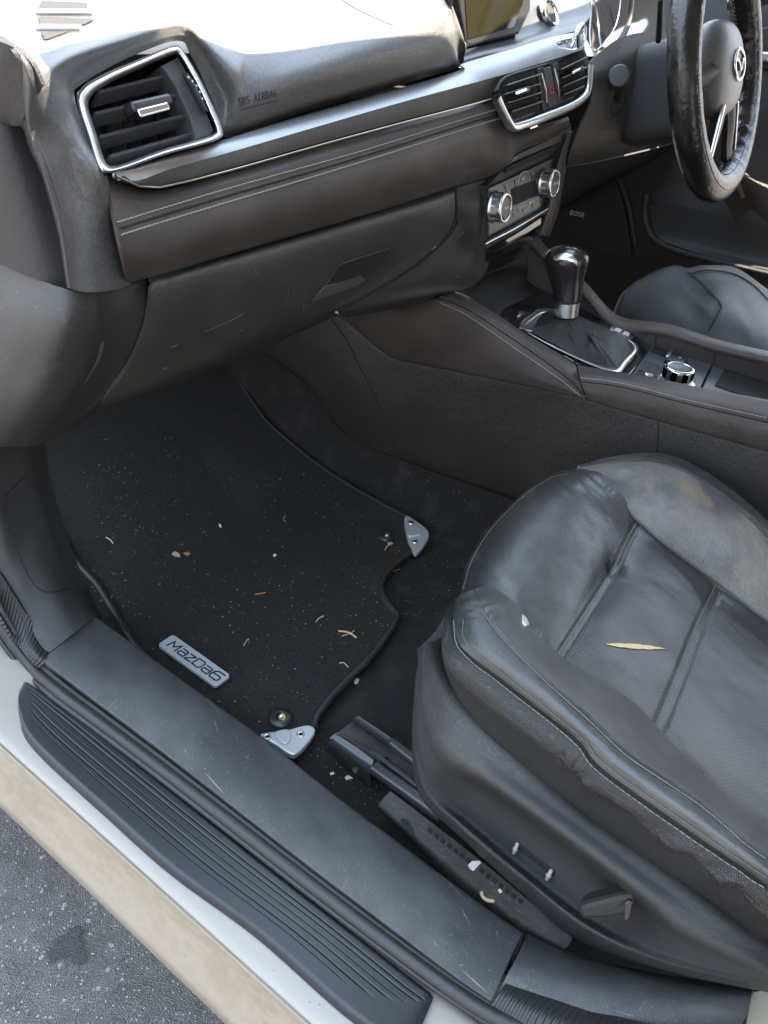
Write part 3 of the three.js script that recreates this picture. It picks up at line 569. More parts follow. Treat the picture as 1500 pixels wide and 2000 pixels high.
{
  const Z = (u, v, z) => H(u, v, 'z', z), X = (u, v, x) => H(u, v, 'x', x);
  const r0 = [Z(256, 556, -.468), Z(246, 445, -.468), vent(203, 342), vent(172, 268), vent(146, 192), vent(160, 164), vent(250, 113), vent(347, 80), vent(376, 112), vent(420, 208), Z(444, 268, -.484), Z(583, 222, -.488), Z(717, 184, -.490), Z(830, 152, -.494), Z(890, 134, -.494), Z(903, 122, -.505), X(908, 84, -.150), X(880, 0, -.150), X(862, -50, -.150)];
  const r1 = [Z(225, 566, -.455), Z(215, 450, -.452), vent(186, 346, .006), vent(150, 268, .007), vent(128, 186, .007), vent(148, 144, .007), vent(243, 97, .007), vent(352, 65, .006), vent(392, 100, .006), vent(440, 190, .005), Z(462, 243, -.474), Z(583, 203, -.470), Z(717, 165, -.470), Z(826, 135, -.470), Z(880, 118, -.473), Z(896, 105, -.492), X(903, 70, -.156), X(873, -10, -.156), X(856, -55, -.156)];
  const r2 = [Z(185, 571, -.445), Z(175, 460, -.441), X(148, 346, -.748), X(112, 260, -.757), X(98, 165, -.763), Z(130, 118, -.452), Z(232, 78, -.482), Z(352, 45, -.512), Z(405, 85, -.500), Z(460, 150, -.476), Z(482, 185, -.468), Z(582, 150, -.463), Z(712, 112, -.463), Z(818, 82, -.465), Z(872, 65, -.468), Z(888, 62, -.482), X(893, 40, -.168), X(862, -25, -.168), X(846, -60, -.168)];
  const r3 = [X(150, 568, -.758), X(137, 455, -.760), X(105, 342, -.766), X(75, 252, -.772), X(75, 160, -.778), Z(105, 100, -.465), Z(220, 58, -.505), Z(350, 22, -.540), Z(415, 55, -.525), Z(470, 98, -.498), Z(496, 112, -.485), Z(580, 92, -.485), Z(705, 52, -.485), Z(808, 24, -.485), Z(860, 10, -.485), Z(874, 8, -.495), X(876, -5, -.185), X(848, -45, -.185), X(835, -70, -.185)];
  const r4 = [X(134, 562, -.764), X(117, 450, -.768), X(86, 340, -.774), X(55, 248, -.779), X(60, 128, -.7835), Z(55, 66, -.485), Z(205, 35, -.55), Z(348, 0, -.59), Z(425, 22, -.575), Z(480, 38, -.558), Z(508, 42, -.55), Z(580, 25, -.55), Z(700, -10, -.55), Z(800, -30, -.55), Z(848, -40, -.55), Z(860, -40, -.56), X(860, -45, -.20), X(838, -65, -.20), X(826, -80, -.20)];
  const r5 = [X(131, 566, -.758), X(112, 452, -.760), X(82, 344, -.766), X(48, 262, -.772), X(38, 99, -.787), Z(-30, 45, -.52), Z(150, -15, -.65), Z(345, -35, -.72), Z(440, -30, -.72), Z(495, -20, -.70), Z(520, -22, -.70), Z(580, -32, -.70), Z(690, -55, -.70), Z(790, -70, -.70), Z(830, -78, -.70), Z(840, -80, -.70), X(845, -75, -.21), X(830, -85, -.21), X(815, -95, -.21)];
  for (const R of [r0, r1, r2, r3]) for (let i = 8; i <= 15; i++) { const w = i === 8 ? .3 : i === 9 ? .7 : 1, d = R[i].clone().sub(CAM), t = (R[i].z - .024 * w - CAM.z) / d.z; R[i].copy(CAM).addScaledVector(d, t); }
  const pad = add(dash, patch([r0, r1, r2, r3, r4, r5], 150, 60, { thick: .004 }), 'top_pad', M.pad);
  add(pad, lettersOn(pad, 'SRS AIRBAG', [467, 207], [540, 188], .0066, .0005, fontR), 'embossed_text', std([.03, .032, .034], .6));
  const ul = drape(pad, [[470, 214], [505, 205], [541, 196]], .0002); add(pad, cordGeo(ul, .0005), 'underline', std([.03, .032, .034], .6));
  add(pad, cordGeo(drape(pad, [[668, 0], [700, 20], [735, 36], [768, 50]], -.0002), .0007), 'airbag_tear_line', M.gap);
  // side face of the dashboard end, next to the door opening
  add(dash, patch([
    [X(140, 566, -.752), X(112, 450, -.756), X(80, 338, -.762), X(50, 262, -.768), X(38, 243, -.772)],
    [X(70, 545, -.772), X(50, 440, -.776), X(25, 340, -.782), X(10, 275, -.786), X(2, 245, -.788)],
    [X(-40, 500, -.784), X(-50, 420, -.787), X(-60, 340, -.79), X(-60, 290, -.792), X(-60, 255, -.794)]], 40, 20, { thick: .003 }), 'side_cover', M.end);
  add(dash, patch([
    [X(82, 166, -.7795), X(64, 128, -.7825), X(40, 101, -.7855), X(8, 84, -.789), X(-40, 70, -.79)],
    [X(62, 200, -.7800), X(40, 168, -.7830), X(18, 145, -.7860), X(-10, 130, -.789), X(-50, 118, -.79)],
    [X(48, 228, -.7800), X(22, 214, -.7830), X(2, 200, -.7860), X(-22, 186, -.789), X(-60, 170, -.79)],
    [X(38, 246, -.7795), X(14, 246, -.7825), X(-8, 243, -.7855), X(-34, 238, -.788), X(-70, 230, -.79)]], 30, 24, { thick: .003 }), 'pillar_cover', std([.024, .021, .019], .5, { bumpMap: plasticB, bumpScale: .0004 }));
  // demister grille in the pad corner
  const gp = thing('demister_grille', 'small slatted demister outlet in the sunlit corner of the dashboard top', 'vent grille', V(-.72, .68, -.55));
  const q = (u, v, l = 0) => on(pad, u, v, l) || H(u, v, 'z', -.53);
  const slotM = std([.016, .011, .006], .6);
  for (const [t, b] of [[[[72, 4], [110, 5], [148, 6], [172, 9]], [[76, 18], [110, 20], [148, 21], [176, 21]]], [[[74, 35], [110, 36], [150, 38], [188, 39]], [[79, 50], [108, 51], [140, 51], [166, 50]]], [[[80, 66], [100, 65], [120, 63], [138, 62]], [[86, 79], [95, 78], [108, 73], [128, 66]]]]) add(gp, ribbonOn(pad, t, b, .0009, 4), 'slot', slotM);
  for (const v of [27, 58]) add(gp, ribbonOn(pad, [[70, v - 4], [110, v - 4], [150, v - 4], [184 - (v > 40 ? 24 : 0), v - 3]], [[74, v + 4], [110, v + 4], [150, v + 4], [182 - (v > 40 ? 24 : 0), v + 4]], .0022, 4), 'slat', M.pad);
}
// solid core behind the skins
{ const g = new THREE.BoxGeometry(.84, .19, .40); g.translate(-.29, .525, -.735); add(dash, g, 'core', M.gap); }
// left air vent
{
  const v = thing('air_vent', 'outer air vent of the passenger side with chrome frame and slanted slats', 'air vent', V(-.65, .60, -.49));
  const outer = [[150, 192], [160, 170], [200, 146], [270, 116], [340, 89], [350, 90], [382, 138], [413, 200], [436, 258], [432, 268], [320, 303], [210, 338], [196, 334], [172, 268]];
  const inner = [[172, 205], [180, 186], [205, 167], [270, 136], [338, 108], [347, 108], [374, 152], [403, 212], [420, 255], [414, 262], [316, 292], [215, 324], [207, 318], [188, 262]];
  const C = (L, off) => new THREE.CatmullRomCurve3(L.map(p => vent(p[0], p[1], off)), true, 'centripetal').getPoints(140);
  const mids = outer.map((p, i) => [(p[0] + inner[i][0]) / 2, (p[1] + inner[i][1]) / 2]);
  add(v, gridGeo([C(outer, -.004), C(outer, .003), C(outer.map((p, i) => [p[0] * .8 + inner[i][0] * .2, p[1] * .8 + inner[i][1] * .2]), .0055), C(mids, .0060), C(mids.map((p, i) => [p[0] * .35 + inner[i][0] * .65, p[1] * .35 + inner[i][1] * .65]), .003), C(inner, -.001), C(inner, -.006)]), 'chrome_frame', M.ventChrome = std([.78, .79, .80], .3, { metalness: 1 }));
  add(v, gridGeo([C(inner, -.004), C(inner.map(p => [p[0] + 2, p[1]]), -.03), C(inner.map(p => [p[0] * .8 + 290 * .2, p[1] * .8 + 220 * .2]), -.055), C(inner.map(p => [290, 220]), -.056)]), 'duct', M.gap);
  const sl = [[[184, 196], [336, 158]], [[178, 238], [350, 197]], [[188, 283], [366, 236]], [[206, 321], [380, 271]], [[196, 160], [322, 128]]];
  const up = V(0, .86, -.5);
  for (const [a, b] of sl.slice(0, 4)) add(v, bar(vent(a[0], a[1] - 2, -.010), vent(b[0], b[1] - 2, -.010), vpl.n.clone().addScaledVector(V(0, 1, 0), .55), .0028, .015, .0013), 'slat', M.end);
  for (const [a, b] of [[[205, 175], [238, 318]], [[232, 160], [268, 310]], [[262, 150], [300, 300]], [[296, 140], [334, 290]], [[326, 132], [366, 280]]]) add(v, bar(vent(a[0], a[1], -.028), vent(b[0], b[1], -.028), vpl.n, .0018, .016, .0005), 'fin', M.end);
  const tb = add(v, bar(vent(250, 214, .0), vent(327, 196, .0), vpl.n, .008, .012, .003), 'adjuster_tab', M.smooth);
  add(tb, bar(vent(270, 222, .007), vent(328, 207, .007), vpl.n, .0055, .003, .0014), 'chrome_tip', M.chrome);
  const sp = add(v, slab([[316, 128], [349, 111], [372, 152], [401, 212], [418, 254], [412, 263], [384, 272], [370, 225], [345, 170]].map(p => vent(...p, .0005)), .02, { bevel: .0012 }), 'side_panel', M.end);
  add(sp, slab([[357, 143], [367, 140], [384, 168], [398, 200], [407, 217], [397, 223], [386, 200], [370, 168]].map(p => vent(...p, .0014)), .003, { bevel: .0002 }), 'wheel_slot', M.gap);
  add(sp, tube([vent(364, 148, .0025), vent(379, 172, .005), vent(392, 200, .005), vent(400, 215, .0025)], .0022, {}), 'thumb_wheel', M.plastic);
  for (const [a, b] of [[367, 152], [375, 160], [383, 169], [389, 181], [394, 194]]) add(sp, lathe([[0, .001], [.0007, .0006], [.0009, 0]], vent(a + 1, b - 1, .0068), vpl.n, 8), 'marker', M.print);
}
// metal trim strip: upward facet, upright facet, bright lower edge
let band, strip;
{
  const Z = (u, v, z) => H(u, v, 'z', z);
  const top = [[222, 338], [260, 326], [330, 305], [440, 272], [583, 228], [717, 190], [890, 140], [905, 124], [1000, 96], [1080, 72], [1132, 62]];
  const midE = [[228, 346], [270, 352], [340, 328], [450, 297], [617, 248], [783, 200], [890, 171], [950, 155], [1000, 141], [1086, 114], [1140, 96]];
  const zt = [-.452, -.461, -.473, -.488, -.496, -.498, -.498, -.496, -.493, -.489, -.485], zm = [-.447, -.455, -.465, -.472, -.475, -.474, -.472, -.470, -.468, -.466, -.464];
  const strt = top.map((p, i) => Z(p[0], p[1], zt[i])), strm = midE.map((p, i) => Z(p[0], p[1], zm[i]));
  const st = thing('dash_trim_strip', 'satin trim strip across the dashboard under the airbag pad', 'trim strip', V(-.3, .6, -.48));
  strip = add(st, gridGeo([0, .12, .3, .5, .7, .88, .97, 1].map((t, i, A) => { const R = strt.map((p, k) => p.clone().lerp(strm[k], t).add(V(0, .003 * Math.sin(Math.PI * t), 0))); const o = []; for (let j = 0; j <= 120; j++) o.push(cr(R, j / 120)); return o; }), .003), 'upper_facet', M.stripTop = std([.27, .28, .29], .34, { metalness: .7, bumpMap: fineR, bumpScale: .0001 }));
  const low = [[236, 347], [268, 360], [310, 364], [450, 328], [617, 281], [783, 236], [880, 211], [968, 188], [972, 184], [976, 170], [978, 162]];
  const lowP = low.slice(0, 8).map((p, i) => Z(p[0], p[1], zm[i] + .001)), mid8 = [0, 1, 2, 3, 4, 5, 6, 8].map(k => strm[k].clone());
  mid8[7] = Z(982, 147, -.469);
  add(st, gridGeo([mid8, mid8.map((p, k) => p.clone().lerp(lowP[k], .5).add(V(0, 0, .0012))), lowP].map(R => { const o = []; for (let j = 0; j <= 100; j++) o.push(cr(R, j / 100)); return o; }), .002), 'lower_facet', M.glove);
  add(st, cordGeo([Z(222, 342, -.446), Z(238, 352, -.447), Z(262, 361, -.452), Z(290, 367, -.460), Z(330, 361, -.464), ...[[450, 331], [617, 284], [783, 239], [880, 214], [968, 190]].map((p, i) => Z(p[0], p[1], -.468 + .0015 * i))].map(p => p.add(V(0, 0, .002))), .0009, 8), 'bright_edge', std([.45, .42, .33], .3, { metalness: 1 }));
}
// stitched brown leather band
{
  const Z = (u, v, z) => H(u, v, 'z', z);
  const us = [[208, 342, 250, 553], [300, 372, 330, 532], [450, 335, 450, 497], [617, 288, 590, 457], [783, 243, 750, 410], [900, 212, 887, 366], [962, 194, 950, 351], [990, 245, 990, 330], [1010, 258, 1012, 298], [1060, 244, 1066, 275], [1110, 228, 1116, 249]];
  const zt = [-.455, -.468, -.476, -.478, -.477, -.475, -.472, -.468, -.466, -.464, -.463];
  const f = (t, dz) => us.map((p, i) => Z(p[0] + (p[2] - p[0]) * t, p[1] + (p[3] - p[1]) * t, zt[i] + dz * (i > 6 ? .5 : 1)));
  const b = thing('leather_band', 'stitched brown leather band across the dashboard above the glove box', 'leather band', V(-.3, .5, -.47));
  band = add(b, patch([f(0, -.006), f(.05, .001), f(.18, .009), f(.36, .014), f(.55, .016), f(.75, .014), f(.9, .007), f(.98, -.003), f(1.0, -.014)], 130, 50, { thick: .003 }), 'leather', M.brown);
  const s1 = [[232, 433], [330, 403], [450, 367], [575, 332], [700, 297], [830, 257], [960, 217], [976, 214]], s2 = [[240, 457], [330, 429], [450, 393], [575, 356], [700, 318], [830, 277], [960, 236], [984, 231]];
  const mid = s1.map((p, i) => [(p[0] + s2[i][0]) / 2, p[1] * .47 + s2[i][1] * .53]);
  add(b, stitchGeo(drape(band, s1, .0004, 16), { pitch: .0056, len: .0046, r: .0005, slant: .18 }), 'stitching', M.thread);
  add(b, stitchGeo(drape(band, s2, .0004, 16), { pitch: .0056, len: .0046, r: .0005, slant: -.18 }), 'stitching', M.thread);
  add(b, cordGeo(drape(band, mid, .0000, 10), .0010), 'seam', M.gap);
  // left end of the band: dark flank
}
// lower dashboard: glove box lid and its surround
let lid, cheek, flank;
{
  const Z = (u, v, z) => H(u, v, 'z', z);
  lid = add(dash, patch([
    [Z(290, 540, -.492), Z(400, 510, -.494), Z(550, 467, -.494), Z(700, 422, -.492), Z(820, 386, -.490), Z(886, 366, -.488)],
    [Z(296, 556, -.478), Z(400, 524, -.478), Z(550, 480, -.478), Z(700, 436, -.477), Z(820, 401, -.476), Z(888, 382, -.478)],
    [Z(292, 600, -.482), Z(405, 562, -.480), Z(550, 515, -.478), Z(700, 470, -.477), Z(820, 432, -.476), Z(886, 432, -.478)],
    [Z(280, 652, -.500), Z(400, 610, -.496), Z(550, 560, -.492), Z(690, 517, -.490), Z(800, 485, -.487), Z(860, 472, -.486)],
    [Z(252, 715, -.528), Z(395, 660, -.522), Z(540, 605, -.514), Z(670, 560, -.508), Z(760, 527, -.502), Z(806, 519, -.498)],
    [Z(220, 760, -.556), Z(390, 696, -.550), Z(530, 642, -.540), Z(640, 598, -.530), Z(700, 573, -.522), Z(728, 567, -.518)],
    [Z(200, 786, -.590), Z(380, 722, -.585), Z(510, 668, -.575), Z(600, 630, -.565), Z(640, 612, -.555), Z(658, 606, -.55)],
    [Z(205, 795, -.66), Z(385, 732, -.65), Z(515, 680, -.64), Z(605, 640, -.63), Z(645, 622, -.62), Z(662, 614, -.61)]], 80, 60, { thick: .004 }), 'glove_box_lid', M.glove);
  const n = V(0, .25, 1).normalize();
  // latch: a sunk panel and a pull lip
  const L = (u, v, l = .0015) => on(lid, u, v, l);
  add(lid, slab([[636, 556], [663, 516], [764, 482], [766, 487], [742, 520], [708, 541]].map(p => L(...p, .0012)), .004, { bevel: .0009 }), 'latch_panel', M.console);
  add(lid, slab([[606, 590], [632, 559], [706, 538], [714, 546], [700, 556], [640, 578]].map(p => L(...p, .0009)), .003, { bevel: .0008 }), 'latch_pull', std([.085, .085, .075], .5));
  add(lid, cordGeo(drape(lid, [[660, 519], [668, 513], [700, 502], [735, 491], [765, 481]], .0014), .0009), 'latch_edge', M.glove);
  add(lid, cordGeo(drape(lid, [[604, 593], [632, 555], [660, 518]], .0000), .0007), 'latch_gap', M.gap);
  // surround to the right of the lid
  cheek = add(dash, patch([
    [Z(893, 365, -.488), Z(915, 360, -.484), Z(935, 354, -.480), Z(948, 352, -.476)],
    [Z(893, 405, -.480), Z(918, 400, -.474), Z(938, 396, -.468), Z(950, 394, -.470)],
    [Z(892, 440, -.482), Z(915, 445, -.474), Z(938, 440, -.466), Z(951, 440, -.468)],
    [Z(864, 478, -.490), Z(905, 490, -.482), Z(936, 488, -.468), Z(950, 490, -.468)],
    [Z(810, 524, -.502), Z(875, 530, -.492), Z(925, 532, -.476), Z(942, 535, -.474)],
    [Z(730, 571, -.522), Z(830, 560, -.508), Z(900, 556, -.490), Z(920, 559, -.486)],
    [Z(664, 610, -.55), Z(760, 595, -.53), Z(855, 576, -.51), Z(880, 574, -.505)],
    [Z(676, 622, -.60), Z(770, 603, -.58), Z(860, 583, -.56), Z(885, 581, -.555)]], 40, 60, { thick: .004 }), 'stack_surround', M.glove);
  add(dash, patch([
    [Z(948, 352, -.476), Z(950, 394, -.470), Z(951, 440, -.468), Z(950, 490, -.468), Z(942, 535, -.474), Z(920, 559, -.486)],
    [Z(957, 350, -.50), Z(958, 394, -.50), Z(958, 440, -.50), Z(957, 490, -.50), Z(950, 532, -.50), Z(930, 556, -.52)]], 30, 6), 'stack_flank', M.glove);
  add(dash, cordGeo([Z(889, 366, -.484), Z(891, 405, -.478), Z(889, 436, -.479), Z(862, 475, -.486), Z(808, 521, -.498), Z(729, 568, -.518), Z(661, 607, -.547)], .0022), 'lid_gap', M.gap);
  // outer strip and rounded flank on the left of the lid
  flank = add(dash, patch([
    [Z(286, 546, -.496), Z(288, 600, -.492), Z(275, 652, -.510), Z(247, 715, -.538), Z(214, 762, -.566), Z(195, 790, -.60), Z(198, 800, -.66)],
    [Z(262, 556, -.482), Z(262, 606, -.488), Z(250, 660, -.505), Z(222, 722, -.535), Z(180, 785, -.575), Z(140, 830, -.61), Z(130, 845, -.66)],
    [Z(225, 570, -.478), Z(226, 616, -.482), Z(216, 672, -.498), Z(186, 735, -.522), Z(140, 800, -.565), Z(92, 850, -.60), Z(80, 868, -.64)],
    [Z(202, 574, -.470), Z(201, 620, -.472), Z(194, 675, -.486), Z(163, 745, -.508), Z(118, 806, -.548), Z(66, 858, -.59), Z(50, 872, -.62)],
    [Z(188, 573, -.458), Z(182, 625, -.458), Z(172, 682, -.470), Z(138, 755, -.494), Z(95, 812, -.536), Z(45, 860, -.585), Z(30, 872, -.62)],
    [Z(135, 566, -.452), Z(125, 630, -.450), Z(110, 690, -.462), Z(80, 765, -.490), Z(45, 820, -.535), Z(5, 862, -.585), Z(-10, 874, -.62)],
    [Z(60, 540, -.480), Z(50, 620, -.478), Z(38, 690, -.488), Z(15, 770, -.515), Z(-15, 825, -.555), Z(-50, 862, -.60), Z(-60, 874, -.63)],
    [Z(-10, 508, -.52), Z(-20, 610, -.52), Z(-30, 690, -.525), Z(-45, 770, -.545), Z(-75, 830, -.58), Z(-100, 865, -.62), Z(-110, 876, -.64)],
    [Z(-100, 470, -.56), Z(-110, 600, -.56), Z(-120, 690, -.56), Z(-130, 770, -.58), Z(-150, 830, -.61), Z(-170, 865, -.64), Z(-180, 876, -.66)]], 60, 70, { thick: .004 }), 'outer_flank', M.sideTrim);
  // worn, scraped edge of the flank
  add(flank, ribbonOn(flank, [[203, 664], [200, 686], [193, 706], [180, 728], [164, 748]], [[197, 668], [191, 688], [185, 708], [176, 726], [163, 748]], .0003, 8), 'worn_edge', std([1, 1, 1], .8, { map: tex(256, (u, v) => mix3([.036, .0355, .034], [.11, .107, .098], ss(.45, .62, fbm(u, v, 24, 4, 211))), { srgb: true, size: .05 }) }));
  // scuffs and hairs caught on the glove box
  const mark = (L, r) => cordGeo(drape(lid, L, r * .5, 6), r, 5), mm = std([.10, .097, .09], .8);
  for (const [L, r] of [[[[556, 543], [562, 556], [563, 574], [557, 592]], .00025], [[[597, 572], [592, 600], [596, 618]], .00025], [[[400, 648], [425, 637], [448, 627], [476, 612]], .00025], [[[335, 678], [346, 674]], .0005], [[[498, 524], [504, 540]], .0004], [[[468, 642], [474, 646]], .0007], [[[316, 720], [325, 718]], .0008]]) add(lid, mark(L, r), 'scuff_mark', mm);
  const mc = (L, r) => cordGeo(drape(cheek, L, r * .5, 6), r, 5); for (const [L, r] of [[[[898, 462], [906, 452]], .0006], [[[921, 506], [925, 496]], .0007], [[[890, 538], [899, 542]], .0006]]) add(cheek, mc(L, r), 'scuff_mark', mm);
}
// ---------------------------------------------------------------- centre of the dashboard
const pl = (x, y, z, nx, ny, nz) => { const p = V(x, y, z), n = V(nx, ny, nz).normalize(); const f = (u, v, off = 0) => HP(u, v, p.clone().addScaledVector(n, off), n); f.n = n; return f; };
const CV = pl(0, .63, -.460, 0, .28, .96), CL = pl(0, .495, -.458, 0, .14, .99), SC = pl(0, .70, -.535, 0, .30, .95);
{
  const h = thing('centre_vents', 'pair of centre air vents with hazard switch between them and silver surround', 'air vents', V(0, .58, -.47));
  // backing shell and silver lower surround
  add(h, slab([[968, 178], [980, 150], [1140, 88], [1152, 120], [1152, 168], [1130, 196], [1010, 246], [996, 240]].map(p => CV(p[0], p[1], -.004)), .03, { bevel: .002 }), 'housing', M.smooth);
  const ring = [[969, 190], [980, 215], [994, 241], [1004, 248], [1030, 241], [1070, 226], [1115, 207], [1140, 190], [1148, 172], [1151, 128]];
  add(h, cordGeo(curvePts(ring.map(p => CV(p[0], p[1], .004)), 60), .0060, 12), 'silver_surround', M.satinChrome);
  add(h, cordGeo(curvePts([[970, 178], [978, 160], [996, 147], [1048, 131], [1090, 116], [1140, 92]].map(p => CV(p[0], p[1], .001)), 40), .0016, 8), 'upper_edge', M.plastic);
  const openings = [[[980, 158], [998, 149], [1046, 135], [1055, 214], [1004, 234], [993, 226], [974, 184]], [[1088, 125], [1136, 98], [1142, 104], [1142, 168], [1132, 181], [1097, 198]]];
  for (const o of openings) add(h, slab(o.map(p => CV(p[0], p[1], .001)), .001, { bevel: .0002 }), 'duct', M.gap);
  for (const [a, b] of [[[984, 170], [1048, 149]], [[980, 187], [1050, 167]], [[986, 204], [1052, 184]], [[994, 221], [1054, 201]], [[1090, 139], [1140, 115]], [[1092, 156], [1141, 134]], [[1094, 172], [1141, 152]], [[1096, 188], [1136, 171]]])
    add(h, bar(CV(a[0], a[1], .005), CV(b[0], b[1], .005), V(0, .5, .86), .0022, .011, .001), 'slat', M.smooth);
  for (const [a, b] of [[[1007, 182], [1028, 174]], [[1118, 142], [1133, 135]]]) { const t = add(h, bar(CV(a[0] - 4, a[1], .006), CV(b[0] + 2, b[1], .006), CV.n, .007, .01, .002), 'adjuster_tab', M.smooth); add(t, bar(CV(a[0], a[1] + 1, .013), CV(b[0], b[1] + 1, .013), CV.n, .004, .003, .0014), 'chrome_tip', M.chrome); }
  add(h, slab([[1050, 134], [1062, 130], [1074, 212], [1062, 217]].map(p => CV(p[0], p[1], .004)), .004, { bevel: .0008 }), 'wheel_panel', M.plastic);
  add(h, slab([[1079, 125], [1090, 121], [1098, 200], [1090, 205]].map(p => CV(p[0], p[1], .004)), .004, { bevel: .0008 }), 'wheel_panel', M.plastic);
  for (const [a, m, b] of [[[1058, 143], [1065, 172], [1068, 200]], [[1083, 134], [1089, 160], [1091, 188]]]) add(h, cordGeo([CV(...a, .004), CV(...m, .008), CV(...b, .004)], .0014, 8), 'thumb_wheel', M.satinChrome);
  const hz = add(h, slab([[1062, 134], [1076, 129], [1090, 204], [1073, 212]].map(p => CV(p[0], p[1], .006)), .006, { bevel: .001 }), 'hazard_switch', M.smooth);
  add(hz, cordGeo([[1076, 168], [1082, 178], [1073, 180], [1076, 168]].map(p => CV(p[0], p[1], .0068)), .0006, 6), 'red_triangle', M.red);
}
{
  // leather carried round under the vents, ending at the right
  const t = thing('climate_panel', 'climate control panel with two silver knobs in the centre stack', 'control panel', V(-.03, .42, -.46));
  add(t, slab([[952, 364], [986, 326], [1010, 298], [1116, 250], [1112, 268], [1098, 300], [1076, 402], [1062, 455], [950, 508]].map(p => CL(p[0], p[1], -.004)), .02, { bevel: .001 }), 'backplate', M.plastic);
  add(t, slab([[992, 322], [1010, 302], [1104, 258], [1108, 272], [1010, 312]].map(p => CL(p[0], p[1], .0)), .004, { bevel: .0006 }), 'switch_row', M.glove);
  for (const p of [[1004, 306], [1108, 256]]) add(t, cordGeo([[p[0] - 2, p[1] + 8], [p[0], p[1] + 2], [p[0] + 4, p[1] + 3], [p[0] + 3, p[1] + 8]].map(q => CL(q[0], q[1], .0012)), .0004, 5), 'seat_heat_symbol', M.print);
  add(t, slab([[990, 327], [1092, 279], [1090, 292], [988, 338]].map(p => CL(p[0], p[1], .001)), .003, { bevel: .0005 }), 'slot', M.gap);
  const face = add(t, slab([[955, 368], [1084, 307], [1090, 312], [1072, 402], [955, 462]].map(p => CL(p[0], p[1], .0015)), .005, { bevel: .001 }), 'face', M.smooth);
  add(face, slab([[998, 369], [1046, 351], [1054, 380], [1001, 403]].map(p => CL(p[0], p[1], .002)), .002, { bevel: .0003 }), 'display', M.gap);
  const arc = (c, rx, ry, a0, a1) => { const o = []; for (let i = 0; i <= 14; i++) { const a = rad(a0 + (a1 - a0) * i / 14); o.push(CL(c[0] + rx * Math.cos(a), c[1] - ry * Math.sin(a) - .42 * rx * Math.cos(a) , .002)); } return o; };
  add(face, cordGeo(arc([1023, 352], 11, 17, -10, 190), .0005, 5), 'button_outline', M.satinChrome); add(face, cordGeo(arc([1023, 400], 11, 14, 170, 370), .0005, 5), 'button_outline', M.satinChrome);
  const tx = (str, u, v, hh) => { const g = words(str, CL(u, v, .0017), V(1, 0, 0), CL.n.clone().cross(V(1, 0, 0)).negate().y > 0 ? V(0, 1, 0) : V(0, 1, 0), hh, .0003); return g; };
  add(face, merge([tx('A/C', 1018, 353, .0042), tx('OFF', 1016, 408, .0034), tx('MODE', 1034, 398, .0034), tx('R', 988, 367, .0036), tx('F', 1006, 360, .0036), tx('T', 1040, 342, .0036), tx('+', 1001, 418, .005), tx('-', 1050, 388, .005)]), 'symbols', M.print);
  for (const [a, b] of [[[990, 380], [984, 360]], [[1009, 373], [1004, 352]], [[1040, 357], [1036, 338]], [[1058, 346], [1056, 330]], [[1003, 424], [1002, 408]], [[1022, 416], [1020, 400]], [[1040, 406], [1038, 392]], [[1056, 398], [1055, 384]]]) add(face, cordGeo([CL(...a, .0018), CL(...b, .0018)], .0004, 4), 'button_gap', M.gap);
  // knobs
  for (const [u, v, str] of [[966, 404, 'DUAL'], [1063, 357, 'AUTO']]) {
    const p = CL(u, v, .002), n = V(.05, .12, 1).normalize(), R = .0185;
    const k = add(t, lathe([[0, -.004], [R * 1.12, -.004], [R * 1.12, .001], [R * 1.0, .002], [R * 1.0, .013]], p, n, 40), 'knob', M.satinChrome);
    const ridges = []; const ex = V(1, 0, 0), ey = n.clone().cross(ex).normalize(), e2 = ey.clone().cross(n);
    for (let i = 0; i < 14; i++) { const a = i / 14 * 6.2832, d = e2.clone().multiplyScalar(Math.cos(a)).addScaledVector(ey, Math.sin(a)); ridges.push(boxAt(p.clone().addScaledVector(d, R).addScaledVector(n, .0085), n, d, n.clone().cross(d), .011, .0016, .0058)); }
    add(k, merge(ridges), 'grip', M.satinChrome);
    add(k, lathe([[R * .97, .0135], [R * 1.03, .0142], [R * 1.06, .0155], [R * 1.03, .017], [R * .90, .0178], [R * .86, .0165]], p, n, 40), 'silver_ring', M.chrome);
    add(k, lathe([[0, .0172], [R * .70, .0172], [R * .84, .0165], [R * .88, .015]], p, n, 32), 'cap', M.smooth);
    const q = p.clone().addScaledVector(n, .0174); add(k, words(str, q.clone().addScaledVector(V(1, 0, 0), -.0068).add(V(0, -.0016, 0)), V(1, 0, 0), V(0, 1, 0), .0040, .0002), 'knob_text', M.print);
    if (str === 'DUAL') add(k, cordGeo([q.clone().add(V(.006, .012, 0)), q.clone().add(V(.009, .0105, 0))], .0006, 5), 'red_mark', M.red); else add(k, cordGeo([q.clone().add(V(-.002, .0125, 0)), q.clone().add(V(.002, .0125, 0))], .0006, 5), 'red_mark', M.print);
  }
  add(t, patch([[CL(949, 470, .004), CL(1010, 438, .005), CL(1072, 402, .004)], [CL(949, 476, .010), CL(1010, 444, .011), CL(1071, 407, .010)], [CL(950, 486, .006), CL(1010, 452, .007), CL(1069, 414, .006)]], 20, 8, { thick: .002 }), 'silver_bar', M.satinChrome);
  add(t, patch([[CL(950, 489, .003), CL(1010, 456, .004), CL(1068, 418, .003)], [CL(950, 500, .002), CL(1008, 472, .003), CL(1064, 438, .002)], [CL(950, 512, -.006), CL(1006, 486, -.006), CL(1060, 456, -.006)]], 20, 10, { thick: .002 }), 'disc_slot_cover', M.gloss);
